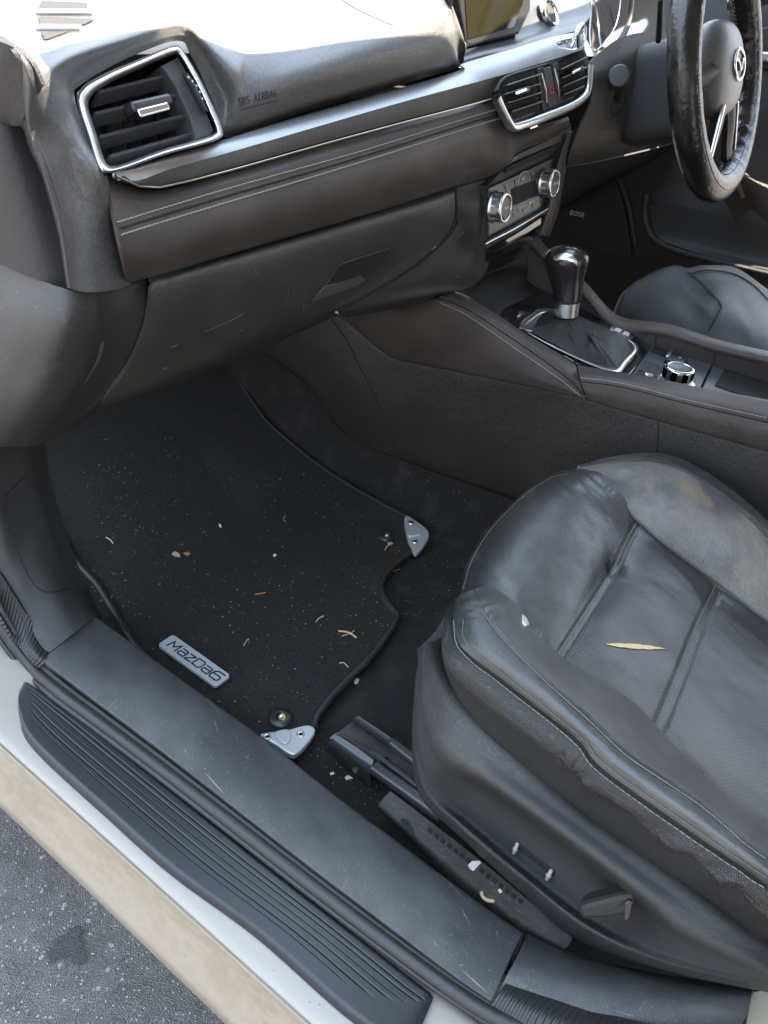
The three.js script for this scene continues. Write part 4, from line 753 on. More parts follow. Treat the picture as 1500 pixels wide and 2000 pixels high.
  add(t, patch([[CL(1117, 256, .002), CL(1104, 300, .004), CL(1092, 360, .006), CL(1084, 415, .006), CL(1066, 462, .0)], [CL(1110, 262, .005), CL(1095, 306, .008), CL(1082, 360, .010), CL(1074, 410, .010), CL(1058, 458, .003)], [CL(1102, 270, .0), CL(1088, 308, .002), CL(1075, 362, .003), CL(1067, 408, .004), CL(1050, 462, -.002)]], 30, 12, { thick: .002 }), 'brown_side', M.brown);
  add(t, patch([[CL(1117, 256, .0), CL(1104, 300, .002), CL(1093, 360, .004), CL(1085, 415, .004), CL(1068, 462, -.002)], [H(1126, 250, 'z', -.50), H(1112, 300, 'z', -.52), H(1100, 360, 'z', -.53), H(1090, 415, 'z', -.54), H(1072, 462, 'z', -.54)]], 30, 6), 'flank', M.plastic);
}
{
  const Z = (u, v, z) => H(u, v, 'z', z);
  const s = thing('display_screen', 'dark display screen in a black bezel above the centre vents', 'screen', V(0, .67, -.54));
  add(s, slab([[886, -60], [912, 86], [918, 90], [1014, 66], [1036, 20], [1040, -60]].map(p => SC(p[0], p[1], .004)), .014, { bevel: .0025 }), 'bezel', M.smooth);
  add(s, slab([[905, -60], [914, 76], [1004, 53], [1022, 5], [1030, -60]].map(p => SC(p[0], p[1], .0052)), .002, { bevel: .0003 }), 'glass', std([.014, .013, .006], .05));
  add(dash, patch([
    [Z(906, 124, -.502), Z(950, 112, -.502), Z(1000, 97, -.500), Z(1060, 79, -.496), Z(1110, 64, -.492), Z(1136, 58, -.488)],
    [Z(906, 112, -.508), Z(950, 100, -.508), Z(1005, 86, -.508), Z(1065, 66, -.506), Z(1115, 52, -.502), Z(1142, 46, -.498)],
    [Z(902, 90, -.530), Z(950, 80, -.530), Z(1020, 66, -.530), Z(1080, 44, -.528), Z(1130, 30, -.525), Z(1155, 24, -.52)],
    [Z(886, 20, -.56), Z(950, 5, -.56), Z(1030, 0, -.56), Z(1085, -14, -.56), Z(1130, -24, -.56), Z(1158, -28, -.555)],
    [Z(872, -30, -.60), Z(950, -45, -.60), Z(1030, -50, -.60), Z(1085, -55, -.60), Z(1130, -60, -.60), Z(1160, -62, -.59)]], 50, 30, { thick: .003 }), 'screen_surround', M.surround);
  const c = Z(1074, 25, -.535), n = V(0, .55, .83).normalize(), r = add(s, lathe([[.020, -.004], [.020, .003], [.0175, .0045], [.0145, .003], [.0145, -.003]], c, n, 36), 'speaker_ring', M.chrome);
  add(r, lathe([[0, .001], [.0145, .001]], c, n, 28), 'speaker_mesh', M.dark);
  // clear plastic clip holder standing on the end of the trim strip
  const k = thing('clip_holder', 'clear plastic clip standing on the right end of the trim strip', 'clip', Z(1120, 92, -.462));
  const gl = new THREE.MeshPhysicalMaterial({ color: 0xffffff, roughness: .04, transmission: 1, thickness: .002, ior: 1.45, side: THREE.DoubleSide });
  add(k, patch([[Z(1120, 96, -.452), Z(1120, 70, -.450), Z(1128, 50, -.452), Z(1138, 42, -.456)], [Z(1130, 94, -.446), Z(1130, 68, -.444), Z(1136, 52, -.446), Z(1141, 46, -.450)], [Z(1139, 90, -.450), Z(1140, 70, -.448), Z(1142, 58, -.450), Z(1143, 52, -.454)]], 16, 12, { thick: .0025 }), 'upright', gl);
  add(k, patch([[Z(1086, 74, -.468), Z(1100, 70, -.466), Z(1118, 66, -.460)], [Z(1088, 84, -.460), Z(1104, 80, -.455), Z(1120, 78, -.452)], [Z(1092, 94, -.462), Z(1108, 96, -.458), Z(1124, 98, -.456)]], 14, 10, { thick: .0025 }), 'foot', gl);
  add(k, bar(Z(1116, 92, -.450), Z(1124, 74, -.449), V(0, 0, 1), .003, .003), 'chrome_clip', M.chrome);
}
// instrument dials behind the wheel
{
  const Z = (u, v, z) => H(u, v, 'z', z);
  const d = thing('instrument_cluster', 'dark instrument dials with chrome rims behind the steering wheel', 'instrument dials', V(.4, .64, -.58));
  add(d, patch([[Z(1140, 110, -.50), Z(1185, 108, -.51), Z(1240, 88, -.52), Z(1300, 60, -.53)], [Z(1146, 70, -.53), Z(1190, 66, -.55), Z(1245, 50, -.56), Z(1300, 30, -.56)], [Z(1150, 0, -.56), Z(1200, 0, -.58), Z(1250, 0, -.59), Z(1300, -10, -.59)], [Z(1155, -60, -.58), Z(1200, -60, -.60), Z(1250, -60, -.60), Z(1300, -60, -.60)]], 30, 20, { thick: .003 }), 'dial_face', M.gloss);
  add(d, cordGeo(curvePts([Z(1160, -30, -.535), Z(1156, 10, -.53), Z(1152, 60, -.515), Z(1154, 92, -.503)], 20), .0011), 'chrome_rim', M.satinChrome);
  add(d, cordGeo(curvePts([Z(1212, -40, -.56), Z(1212, 0, -.555), Z(1204, 45, -.545), Z(1186, 78, -.53), Z(1166, 98, -.515)], 24), .0011), 'chrome_rim', M.satinChrome);
  add(d, cordGeo(curvePts([Z(1236, -40, -.55), Z(1234, 0, -.545), Z(1226, 50, -.535), Z(1200, 92, -.515), Z(1160, 116, -.497)], 24), .005), 'hood_edge', M.dark);
  // lower facia round the steering column
  const f = add(dash, patch([
    [Z(1150, 122, -.475), Z(1180, 96, -.478), Z(1212, 74, -.480), Z(1250, 64, -.478), Z(1300, 60, -.47)],
    [Z(1157, 150, -.464), Z(1190, 140, -.464), Z(1225, 128, -.462), Z(1262, 120, -.458), Z(1310, 116, -.452)],
    [Z(1154, 200, -.462), Z(1190, 200, -.458), Z(1228, 196, -.454), Z(1264, 192, -.450), Z(1312, 190, -.446)],
    [Z(1130, 254, -.468), Z(1180, 258, -.458), Z(1226, 252, -.452), Z(1268, 242, -.447), Z(1316, 236, -.444)],
    [Z(1112, 300, -.480), Z(1176, 292, -.468), Z(1230, 282, -.460), Z(1276, 266, -.452), Z(1320, 256, -.448)],
    [Z(1106, 326, -.500), Z(1178, 312, -.490), Z(1234, 298, -.48), Z(1282, 280, -.47), Z(1324, 268, -.46)]], 50, 40, { thick: .003 }), 'driver_facia', M.glove);
  // knee panel below, dark
  add(dash, patch([[Z(1090, 330, -.52), Z(1180, 314, -.51), Z(1300, 285, -.49), Z(1420, 250, -.47)], [Z(1085, 380, -.60), Z(1180, 350, -.58), Z(1300, 320, -.56), Z(1420, 290, -.54)], [Z(1085, 420, -.75), Z(1180, 390, -.75), Z(1300, 350, -.72), Z(1420, 310, -.70)]], 30, 20, { thick: .003 }), 'knee_panel', M.dark);
  // wiper stalk
  const st = thing('column_stalk', 'black stalk with round end cap beside the steering column', 'stalk', on(f, 1206, 190, 0));
  const b0 = on(f, 1207, 192, -.002), tip = Z(1213, 108, -.418), ax = tip.clone().sub(b0).normalize(), L = tip.distanceTo(b0);
  add(st, lathe([[.024, -.002], [.026, .002], [.024, .0045], [.020, .002], [.018, -.003]], b0, b0.nrm || V(0, 0, 1), 32), 'collar', M.smooth);
  add(st, lathe([[0, -.004], [.0065, -.004], [.006, L * .55]], b0, ax, 20), 'arm', M.smooth);
  const kb = b0.clone().addScaledVector(ax, L * .42);
  const nx = ax.clone().lerp(CAM.clone().sub(tip).normalize(), .35).normalize();
  const kn = add(st, lathe([[0, -.003], [.011, -.002], [.0145, .004], [.0155, .012], [.0168, .013], [.0168, .018], [.0160, .030], [.0155, .0325], [.0135, .0335]], kb, nx, 32), 'knob', M.smooth);
  add(kn, lathe([[0, .0338], [.0134, .0338], [.0140, .0330]], kb, nx, 32), 'end_cap', M.satin);
}
// steering column and wheel
{
  const C0 = V(.3716, .6583, -.3452), tl = rad(18.83), a = V(1, 0, 0), b = V(0, Math.cos(tl), -Math.sin(tl)), n = a.clone().cross(b).normalize();
  const Bm = new THREE.Matrix4().makeBasis(a, b, n).setPosition(C0), W = (x, y, z) => V(x, y, z).applyMatrix4(Bm);
  const col = thing('steering_column', 'dark steering column shroud behind the steering wheel', 'steering column', W(0, -.06, -.10));
  const g = new RoundedBoxGeometry(.11, .15, .12, 4, .03); g.applyMatrix4(new THREE.Matrix4().makeBasis(a, b, n).setPosition(W(.0, -.02, -.095)));
  add(col, g, 'shroud', M.plastic);
  add(col, bar(W(-.10, .05, -.06), W(-.16, .10, -.035), n, .014, .008, .004), 'paddle', M.satin);
  const w = thing('steering_wheel', 'steering wheel with worn laced black leather cover', 'steering wheel', W(0, -.19, 0));
  // rim: a slightly uneven leather-covered ring with gathered creases on its inner side
  const R = .176, r = .0245, G = [], NU = 220, NV = 40;
  for (let i = 0; i <= NV; i++) {
    const t = i / NV * 6.2832, row = [];
    for (let j = 0; j <= NU; j++) {
      const s = j / NU * 6.2832, inner = Math.max(0, -Math.cos(t)), u = j / NU;
      const cre = inner * .0022 * (vnoise(u * 120, .5 + t * .4, 120, 3) - .5) * (1 + 1.2 * vnoise(u * 14, t, 14, 9)) + .0008 * (fbm(u, i / NV, 10, 4, 12) - .5);
      const seam = -.0016 * Math.exp(-(((t - 2.2) / .05) ** 2)) - .0014 * Math.exp(-(((t - 1.35) / .05) ** 2)), rr2 = r + cre + seam;
      row.push(W((R + rr2 * Math.cos(t)) * Math.cos(s), (R + rr2 * Math.cos(t)) * Math.sin(s), rr2 * .95 * Math.sin(t)));
    }
    G.push(row);
  }
  M.wheel = std([1, 1, 1], .28, { ior: 1.6, map: tex(512, (u, v) => mix3([.009, .009, .009], [.07, .066, .06], .5 * ss(.5, .75, fbm(u, v, 6, 5, 141)) + .4 * scrA(u, v)), { srgb: true, size: .22 }), bumpMap: tex(512, (u, v) => { const f = fbm(u, v, 10, 5, 143); return 1 - Math.abs(2 * f - 1); }, { size: .12 }), bumpScale: .0009 });
  const rim = add(w, gridGeo(G), 'rim', M.wheel);
  const seamLine = (t, off) => { const o = []; for (let j = 0; j <= 260; j++) { const s = j / 260 * 6.2832, q = r + off, p = W((R + q * Math.cos(t)) * Math.cos(s), (R + q * Math.cos(t)) * Math.sin(s), q * .95 * Math.sin(t)); p.nrm = p.clone().sub(W(R * Math.cos(s), R * Math.sin(s), 0)).normalize(); o.push(p); } return o; };
  add(rim, stitchGeo(seamLine(2.32, .0004), { pitch: .0052, len: .0038, r: .0005 }), 'stitching', M.threadDark);
  add(rim, stitchGeo(seamLine(1.25, .0004), { pitch: .0052, len: .0038, r: .0005 }), 'stitching', M.threadDark);
  // braided lacing around the inside of the rim
  { const L = []; for (let j = 0; j < 150; j++) { const s = j / 150 * 6.2832, q = r + .0006, t = 3.5, P = (tt, ds) => W((R + q * Math.cos(tt)) * Math.cos(s + ds), (R + q * Math.cos(tt)) * Math.sin(s + ds), q * .95 * Math.sin(tt)); L.push(bar(P(t, 0), P(t + .42, .025), n, .0017, .0017, .0006)); } add(rim, merge(L), 'lacing', M.smooth); }
  // hub pad
  const hub = []; for (let i = 0; i <= 30; i++) { const ph = -Math.PI / 2 + Math.PI * i / 30, row = []; for (let j = 0; j <= 60; j++) { const th = j / 60 * 6.2832, sp = (x, e) => Math.sign(x) * Math.pow(Math.abs(x), e); const sq = .72, y = sp(Math.sin(th), sq), x = sp(Math.cos(th), sq); row.push(W(.078 * sp(Math.cos(ph), .8) * x, (.070 * y - .004) * sp(Math.cos(ph), .8), -.004 + .034 * sp(Math.sin(ph), .9))); } hub.push(row); }
  add(w, gridGeo(hub), 'hub_pad', M.pad);
  // spokes
  const spoke = (ang, w0, w1) => { const d = V(Math.cos(rad(ang)), Math.sin(rad(ang)), 0), e = V(-d.y, d.x, 0), q = (k, o, z) => W(d.x * k + e.x * o, d.y * k + e.y * o, z); return patch([[q(.05, -w0, .012), q(.09, -w0 * .9, .008), q(.13, -w1, .002), q(.172, -w1, 0)], [q(.05, 0, .020), q(.09, 0, .016), q(.13, 0, .008), q(.172, 0, .002)], [q(.05, w0, .012), q(.09, w0 * .9, .008), q(.13, w1, .002), q(.172, w1, 0)]], 20, 10, { thick: .012 }); };
  add(w, spoke(4, .022, .02), 'spoke', M.smooth); add(w, spoke(186, .014, .012), 'spoke', M.dark);
  for (const s of [246, 294]) { const k = add(w, spoke(s, .016, .013), 'spoke', M.smooth); const d = V(Math.cos(rad(s)), Math.sin(rad(s)), 0), e = V(-d.y, d.x, 0), o = s > 270 ? .013 : -.013; add(k, bar(W(d.x * .065 + e.x * o, d.y * .065 + e.y * o, .018), W(d.x * .145 + e.x * o * .9, d.y * .145 + e.y * o * .9, .006), n, .007, .006, .002), 'silver_insert', M.satinChrome); }
  // emblem: oval ring with a wing inside
  const em = []; for (let j = 0; j <= 40; j++) { const s = j / 40 * 6.2832; em.push(W(.027 * Math.cos(s), -.002 + .0215 * Math.sin(s), .0305)); }
  const e1 = add(w, cordGeo(em, .0026, 8), 'emblem', M.chrome);
  add(e1, cordGeo(curvePts([W(-.025, .004, .0310), W(-.012, .003, .0318), W(0, -.010, .0322), W(.012, .003, .0318), W(.025, .004, .0310)], 24), .0021, 8), 'wing', M.chrome);
}
// ---------------------------------------------------------------- centre console
const con = thing('centre_console', 'centre console with black sides, brown leather rails and control knob', 'centre console', V(0, 0, -.25));
{
  const X = (L, x) => L.map((p, i) => H(p[0], p[1], 'x', Array.isArray(x) ? x[i] : x));
  const top = [[600, 600], [668, 624], [725, 672], [765, 700], [817, 713], [900, 729], [1040, 757], [1144, 780], [1286, 822], [1400, 854], [1500, 882], [1700, 940]];
  const bot = [[505, 672], [570, 715], [610, 752], [640, 797], [677, 838], [714, 860], [800, 890], [900, 924], [1030, 970], [1200, 1030], [1350, 1085], [1600, 1170]];
  const side = add(con, patch([X(top, -.118), X(top.map(p => [p[0], p[1] + 3]), -.126), X(top.map((p, i) => [p[0] * .5 + bot[i][0] * .5, p[1] * .5 + bot[i][1] * .5]), -.135), X(bot, -.136), X(bot.map(p => [p[0] + 12, p[1] + 20]), -.128)], 90, 30, { thick: .003 }), 'side_panel', M.console);
  add(side, cordGeo(drape(side, [[648, 624], [681, 671], [700, 712], [721, 752], [758, 833], [773, 875]], .0002), .0008), 'panel_gap', M.gap);
  add(side, cordGeo(drape(side, [[1286, 824], [1285, 850], [1284, 890], [1284, 910]], .0000), .0010), 'panel_gap', M.gap);
  // leather wing beside the stack
  const wb = [[672, 624], [725, 671], [765, 699], [817, 712], [900, 728], [1040, 756], [1144, 778]];
  const wm = [[740, 608], [790, 628], [825, 650], [865, 668], [940, 695], [1055, 742], [1143, 776]];
  const wr_ = [[815, 592], [850, 588], [880, 600], [915, 622], [985, 670], [1068, 726], [1141, 774]];
  const wt = [[842, 584], [868, 578], [898, 588], [932, 606], [1002, 655], [1086, 708], [1136, 750]];
  const wi = [[860, 576], [890, 570], [920, 582], [950, 600], [1032, 655], [1096, 694], [1124, 713]];
  const wing = add(con, patch([X(wb, -.124), X(wb.map((p, i) => [p[0] * .85 + wm[i][0] * .15, p[1] * .85 + wm[i][1] * .15]), -.133), X(wm, -.138), X(wr_, -.132), X(wt, -.120), X(wi, -.098), X(wi.map(p => [p[0] + 4, p[1] + 10]), -.088)], 70, 40, { thick: .003 }), 'leather_wing', M.brown);
  add(wing, stitchGeo(drape(wing, [[862, 592], [900, 609], [940, 634], [980, 662], [1020, 690], [1060, 717], [1100, 746], [1132, 772]], .0004, 14), { pitch: .0052, len: .0042, r: .0005 }), 'stitching', M.thread);
  add(wing, cordGeo(drape(wing, [[850, 583], [885, 592], [925, 612], [980, 648], [1060, 702], [1112, 742], [1140, 772]], .0001, 8), .0010), 'seam', M.gap);
  add(wing, stitchGeo(drape(wing, [[860, 580], [890, 585], [930, 606], [985, 643], [1064, 696], [1116, 736], [1138, 762]], .0004, 14), { pitch: .0052, len: .0036, r: .0005 }), 'stitching', M.threadDark);
  // leather rail on the passenger side
  const ri = [[1126, 713], [1180, 722], [1260, 735], [1372, 757], [1500, 781], [1700, 820]];
  const ro = [[1132, 735], [1190, 743], [1270, 760], [1376, 786], [1500, 816], [1700, 862]];
  const rm = [[1139, 758], [1196, 768], [1276, 788], [1382, 816], [1500, 846], [1700, 896]];
  const rb = [[1147, 780], [1202, 796], [1286, 820], [1390, 849], [1500, 880], [1700, 936]];
  const rail = add(con, patch([X(ri.map(p => [p[0] + 2, p[1] + 14]), -.082), X(ri, -.088), X(ri.map((p, i) => [p[0] * .5 + ro[i][0] * .5, p[1] * .5 + ro[i][1] * .5 - 3]), -.104), X(ro, -.121), X(rm, -.130), X(rb, -.128), X(rb.map(p => [p[0], p[1] + 3]), -.118)], 80, 36, { thick: .003 }), 'leather_rail', M.brown);
  add(rail, stitchGeo(drape(rail, [[1136, 738], [1220, 750], [1340, 781], [1500, 817]], .0004, 24), { pitch: .0048, len: .0038, r: .0005 }), 'stitching', M.thread);
  add(rail, stitchGeo(drape(rail, [[1139, 750], [1220, 763], [1340, 794], [1500, 831]], .0004, 24), { pitch: .0048, len: .0038, r: .00045 }), 'stitching', M.threadDark);
  add(rail, cordGeo(drape(rail, [[1137, 745], [1220, 757], [1340, 788], [1500, 825]], .0000, 12), .0009), 'seam', M.gap);
  add(rail, cordGeo(drape(rail, [[1124, 714], [1132, 738], [1140, 762], [1147, 782]], .0003, 8), .0010), 'seam', M.gap);
  // rail on the driver side
  const fr = [[1040, 466], [1072, 498], [1140, 560], [1204, 624], [1300, 640], [1396, 670], [1500, 695], [1700, 742]];
  add(con, patch([X(fr.map(p => [p[0] - 4, p[1] + 15]), .090), X(fr.map(p => [p[0] - 3, p[1] + 8]), .088), X(fr.map(p => [p[0], p[1] + 1]), .096), X(fr.map(p => [p[0] + 2, p[1] - 4]), .108), X(fr.map(p => [p[0] + 4, p[1] - 2]), .122), X(fr.map(p => [p[0] + 5, p[1] + 6]), .128), X(fr.map(p => [p[0] + 6, p[1] + 34]), .130)], 80, 24, { thick: .003 }), 'leather_rail', M.brown);
  const iw = add(con, patch([X(fr.map(p => [p[0] - 5, p[1] + 10]), .092), X(fr.map(p => [p[0] - 8, p[1] + 40]), .090), X(fr.map(p => [p[0] - 10, p[1] + 80]), .088)], 60, 8), 'inner_wall', M.console);
  for (const L of [[[1281, 652], [1281, 672]], [[1396, 690], [1395, 712]]]) add(iw, cordGeo(drape(iw, L, .0002, 4), .0008), 'panel_gap', M.gap);
  const f2 = X(fr, .136), drop = f2.map(p => V(.150, .0, p.z)); add(con, patch([X(fr.map(p => [p[0] + 6, p[1] + 20]), .135), f2.map(p => V(.142, .16, p.z)), drop], 40, 12), 'driver_side_panel', M.console);
}
// top panel, gear gaiter surround, controls
const tp = planeOf(H(988, 622, 'y', .332), H(1060, 572, 'y', .336), H(1248, 690, 'y', .303)); if (tp.n.y < 0) tp.n.negate();
const TP = (u, v, off = 0) => HP(u, v, tp.p.clone().addScaledVector(tp.n, off), tp.n);
{
  const ol = [[975, 618], [985, 600], [1060, 566], [1100, 575], [1180, 612], [1290, 660], [1225, 738], [1200, 738], [1120, 706], [1050, 662]];
  const panel = add(con, slab(ol.map(p => TP(...p, 0)), .012, { bevel: .0015 }), 'gloss_panel', M.gloss);
  const ringO = [[1016, 638], [1034, 616], [1052, 604], [1066, 602], [1105, 606], [1180, 640], [1240, 668], [1247, 682], [1226, 708], [1208, 728], [1194, 728], [1120, 698], [1050, 662]];
  const c = [1128, 664], ringI = ringO.map(p => [c[0] + (p[0] - c[0]) * .90, c[1] + (p[1] - c[1]) * .84]);
  const C = (L, off, n = 120) => { const cu = new THREE.CatmullRomCurve3(L.map(p => TP(p[0], p[1], off)), true, 'centripetal'); return cu.getPoints(n); };
  add(con, gridGeo([C(ringO, .0), C(ringO, .0025), C(ringO.map((p, i) => [p[0] * .5 + ringI[i][0] * .5, p[1] * .5 + ringI[i][1] * .5]), .0042), C(ringI, .003), C(ringI, -.001)]), 'gaiter_ring', M.satinChrome);
  const fl = add(con, slab([[1014, 640], [1030, 618], [1050, 603], [1068, 603], [1052, 622], [1040, 646]].map(p => TP(...p, .0035)), .003, { bevel: .0009 }), 'silver_plate', M.satinChrome);
  // gear position window
  const gw = add(con, slab([[1192, 642], [1204, 634], [1240, 650], [1238, 660], [1228, 664]].map(p => TP(...p, .0018)), .003, { bevel: .0008, smooth: 3 }), 'position_window', M.satinChrome);
  add(gw, slab([[1200, 643], [1206, 639], [1216, 644], [1211, 649]].map(p => TP(...p, .0024)), .001, { bevel: .0002 }), 'position_letter', M.print); add(gw, slab([[1216, 650], [1222, 645], [1232, 650], [1227, 656]].map(p => TP(...p, .0024)), .001, { bevel: .0002 }), 'position_letter', M.print);
  // gear lever: its own thing
  const gl = thing('gear_lever', 'gear lever with worn black leather knob and silver collar above its gaiter', 'gear lever', TP(1120, 665));
  const ax = [[1106, 616], [1107, 604], [1109, 588], [1109, 570], [1108, 550], [1107, 530], [1107, 510], [1108, 496], [1109, 487]].map(p => H(p[0], p[1], 'x', 0));
  const sec2 = (k, rx, rz, dz = 0, off = V(0, 0, 0)) => { const a = ax[Math.max(0, k - 1)], b = ax[Math.min(ax.length - 1, k + 1)], t = b.clone().sub(a).normalize(), e = V(1, 0, 0), w = e.clone().cross(t).normalize(), o = []; for (let i = 0; i <= 40; i++) { const an = i / 40 * 6.2832, s = Math.sin(an), q = Math.cos(an); o.push(ax[k].clone().add(off).addScaledVector(e, rx * q).addScaledVector(w, rz * s + dz)); } return o; };
  const smoothSec = S => { const G = [], n = 60; for (let i = 0; i <= n; i++) { const row = []; for (let j = 0; j <= 40; j++) row.push(cr(S.map(s => s[j]), i / n)); G.push(row); } return G; };
  add(gl, gridGeo(smoothSec([sec2(0, .0165, .0175), sec2(1, .0168, .0178), sec2(2, .0172, .0182)])), 'silver_collar', M.satinChrome);
  const KN = [sec2(2, .0168, .0178), sec2(2, .0185, .0195), sec2(3, .0195, .0215), sec2(4, .0215, .0245), sec2(5, .0250, .0285), sec2(6, .0282, .0315), sec2(7, .0270, .0300), sec2(8, .0200, .0220), sec2(8, .0100, .0110, 0, V(0, .0045, 0)), sec2(8, .0004, .0004, 0, V(0, .0062, 0))];
  const knob = add(gl, gridGeo(smoothSec(KN)), 'knob', M.knob = std([.014, .014, .0145], .2, { ior: 1.6, bumpMap: fineR, bumpScale: .0003 }));
  add(knob, cordGeo(drape(knob, [[1132, 604], [1133, 575], [1134, 545], [1136, 515], [1128, 492], [1112, 486], [1098, 490]], .0000, 6), .0011), 'trim_seam', M.gap);
  const ins = [[1080, 500], [1090, 496], [1110, 498], [1124, 504], [1128, 512], [1127, 518], [1108, 513], [1084, 505]].map(p => on(knob, p[0], p[1], .0012)).filter(Boolean);
  add(knob, gridGeo([[[1081, 503], [1090, 497], [1104, 495], [1118, 499], [1127, 508]].map(p => on(knob, ...p, .0012)), [[1082, 507], [1092, 502], [1106, 501], [1119, 506], [1128, 514]].map(p => on(knob, ...p, .0020)), [[1088, 509], [1096, 507], [1108, 508], [1120, 513], [1128, 520]].map(p => on(knob, ...p, .0012))]), 'silver_insert', M.satinChrome);
  // gaiter: four leather faces with sharp folds from the ring up to the collar
  const cor = [[1036, 648], [1064, 610], [1152, 634], [1238, 674], [1232, 690], [1206, 721], [1192, 720], [1120, 692]], per = 20, base = [];
  for (let k = 0; k < cor.length; k++) for (let i = 0; i < per; i++) { const a = cor[k], b = cor[(k + 1) % cor.length], t = i / per; base.push(TP(a[0] + (b[0] - a[0]) * t, a[1] + (b[1] - a[1]) * t, .0015)); }
  base.push(base[0].clone());
  const ang = p => Math.atan2(p.z - ax[0].z, p.x - ax[0].x), e1 = V(1, 0, 0), tt = ax[1].clone().sub(ax[0]).normalize(), e2 = e1.clone().cross(tt).normalize();
  const tops = base.map((p, j) => { const d = p.clone().sub(ax[0]); const a = Math.atan2(d.dot(e2), d.dot(e1)); return ax[0].clone().addScaledVector(e1, .0155 * Math.cos(a)).addScaledVector(e2, .0165 * Math.sin(a)).addScaledVector(tt, -.002); });
  const cc = base.reduce((a, b) => a.clone().add(b)).multiplyScalar(1 / base.length), GG = [];
  for (let i = 0; i <= 26; i++) { const t = i / 26, row = []; for (let j = 0; j < base.length; j++) {
    const k = j / per, f = Math.sin(Math.PI * (k % 1)), s = Math.sin(Math.PI * t), p = base[j].clone().lerp(tops[j], t), left = k >= 6 || k < .001 ? 1 : 0;
    p.addScaledVector(tp.n, .008 * s * (1 - t)); p.addScaledVector(p.clone().sub(cc).setY(0).normalize(), -s * f * (left ? .016 : .005) + .004 * s * Math.sin(t * 9 + k * 4)); row.push(p); } GG.push(row); }
  add(gl, gridGeo(GG), 'gaiter', M.driverLeather);
}
{
  // rotary controller and switches
  const Yc = .303, P = (u, v, y = Yc) => H(u, v, 'y', y);
  const cp = add(con, slab([[1228, 738], [1282, 664], [1392, 706], [1366, 762]].map(p => P(...p, Yc)), .012, { bevel: .0015 }), 'switch_panel', M.panel);
  add(cp, slab([[1243, 730], [1260, 703], [1300, 716], [1336, 738], [1318, 752], [1286, 746]].map(p => P(...p, Yc + .0012)), .002, { bevel: .0006 }), 'button_plate', M.plastic);
  for (const o of [[[1248, 722], [1257, 708], [1270, 712], [1262, 727]], [[1272, 713], [1284, 717], [1276, 731], [1264, 727]], [[1262, 730], [1274, 733], [1282, 742], [1268, 742]]]) add(cp, slab(o.map(p => P(...p, Yc + .0026)), .003, { bevel: .0006 }), 'button', M.end);
  const sr = P(1267, 733, Yc + .003); add(cp, lathe([[.0055, 0], [.0062, .0012], [.0050, .0018], [.0042, .0008], [0, .0008]], sr, V(0, 1, 0), 20), 'round_button', M.satinChrome);
  const k0 = P(1319, 745, Yc), kn = thing('control_knob', 'silver rimmed rotary control knob on the console', 'control knob', k0);
  add(kn, lathe([[.027, 0], [.027, .0022], [.0215, .003], [.020, .002]], k0, V(0, 1, 0), 36), 'base_ring', M.satinChrome);
  add(kn, lathe([[.0195, .001], [.0205, .004], [.0200, .0175], [.0195, .018]], k0, V(0, 1, 0), 36), 'barrel', M.satinChrome);
  const gr = []; for (let i = 0; i < 8; i++) { const a = i / 8 * 6.2832; gr.push(boxAt(k0.clone().add(V(.0203 * Math.cos(a), .0125, .0203 * Math.sin(a))), V(0, 1, 0), V(Math.cos(a), 0, Math.sin(a)), V(-Math.sin(a), 0, Math.cos(a)), .011, .0014, .008)); } add(kn, merge(gr), 'grip', M.smooth);
  add(kn, lathe([[.0192, .0175], [.0207, .0185], [.0207, .0205], [.0190, .0220], [.0165, .0222], [.0158, .0214]], k0, V(0, 1, 0), 36), 'silver_rim', M.chrome);
  add(kn, lathe([[0, .0198], [.012, .0203], [.0160, .0214]], k0, V(0, 1, 0), 32), 'cap', M.panel);
  add(cp, slab([[1270, 686], [1282, 669], [1306, 680], [1300, 697]].map(p => P(...p, Yc + .001)), .001, { bevel: .0002 }), 'switch_opening', M.gap);
  const pb = add(cp, slab([[1300, 700], [1310, 684], [1344, 698], [1338, 706], [1320, 708]].map(p => P(...p, Yc + .008)), .009, { bevel: .0015 }), 'parking_switch', M.smooth);
  add(cp, bar(P(1303, 698, Yc + .006), P(1312, 684, Yc + .006), V(0, 1, 0), .006, .006, .002), 'silver_edge', M.satinChrome);
  add(pb, lathe([[.0016, 0], [.0022, .0004], [.0016, .0008]], P(1328, 699, Yc + .0082), V(0, 1, 0), 12), 'symbol_ring', M.print);
  // storage bin behind
  const bin = add(con, slab([[1368, 764], [1402, 694], [1452, 714], [1700, 790], [1700, 870], [1500, 800]].map(p => P(...p, .302)), .010, { bevel: .0015 }), 'bin_frame', M.panel);
  add(bin, slab([[1396, 752], [1420, 714], [1470, 726], [1700, 800], [1700, 850], [1500, 790]].map(p => P(...p, .3034)), .0012, { bevel: .0002 }), 'bin_opening', M.gap);
  // tray under the stack
  add(con, patch([[P(880, 560, .362), P(960, 520, .362), P(1020, 490, .362), P(1056, 470, .366)], [P(930, 590, .345), P(990, 560, .345), P(1040, 532, .345), P(1080, 510, .352)], [P(985, 622, .330), P(1030, 595, .333), P(1062, 574, .334), P(1110, 560, .340)]], 24, 14, { thick: .003 }), 'tray', M.console);
  add(con, patch([[H(940, 500, 'z', -.50), H(1000, 480, 'z', -.50), H(1060, 452, 'z', -.50)], [H(935, 540, 'z', -.51), H(1000, 512, 'z', -.51), H(1058, 482, 'z', -.51)]], 10, 4), 'tray_back', M.dark);
}
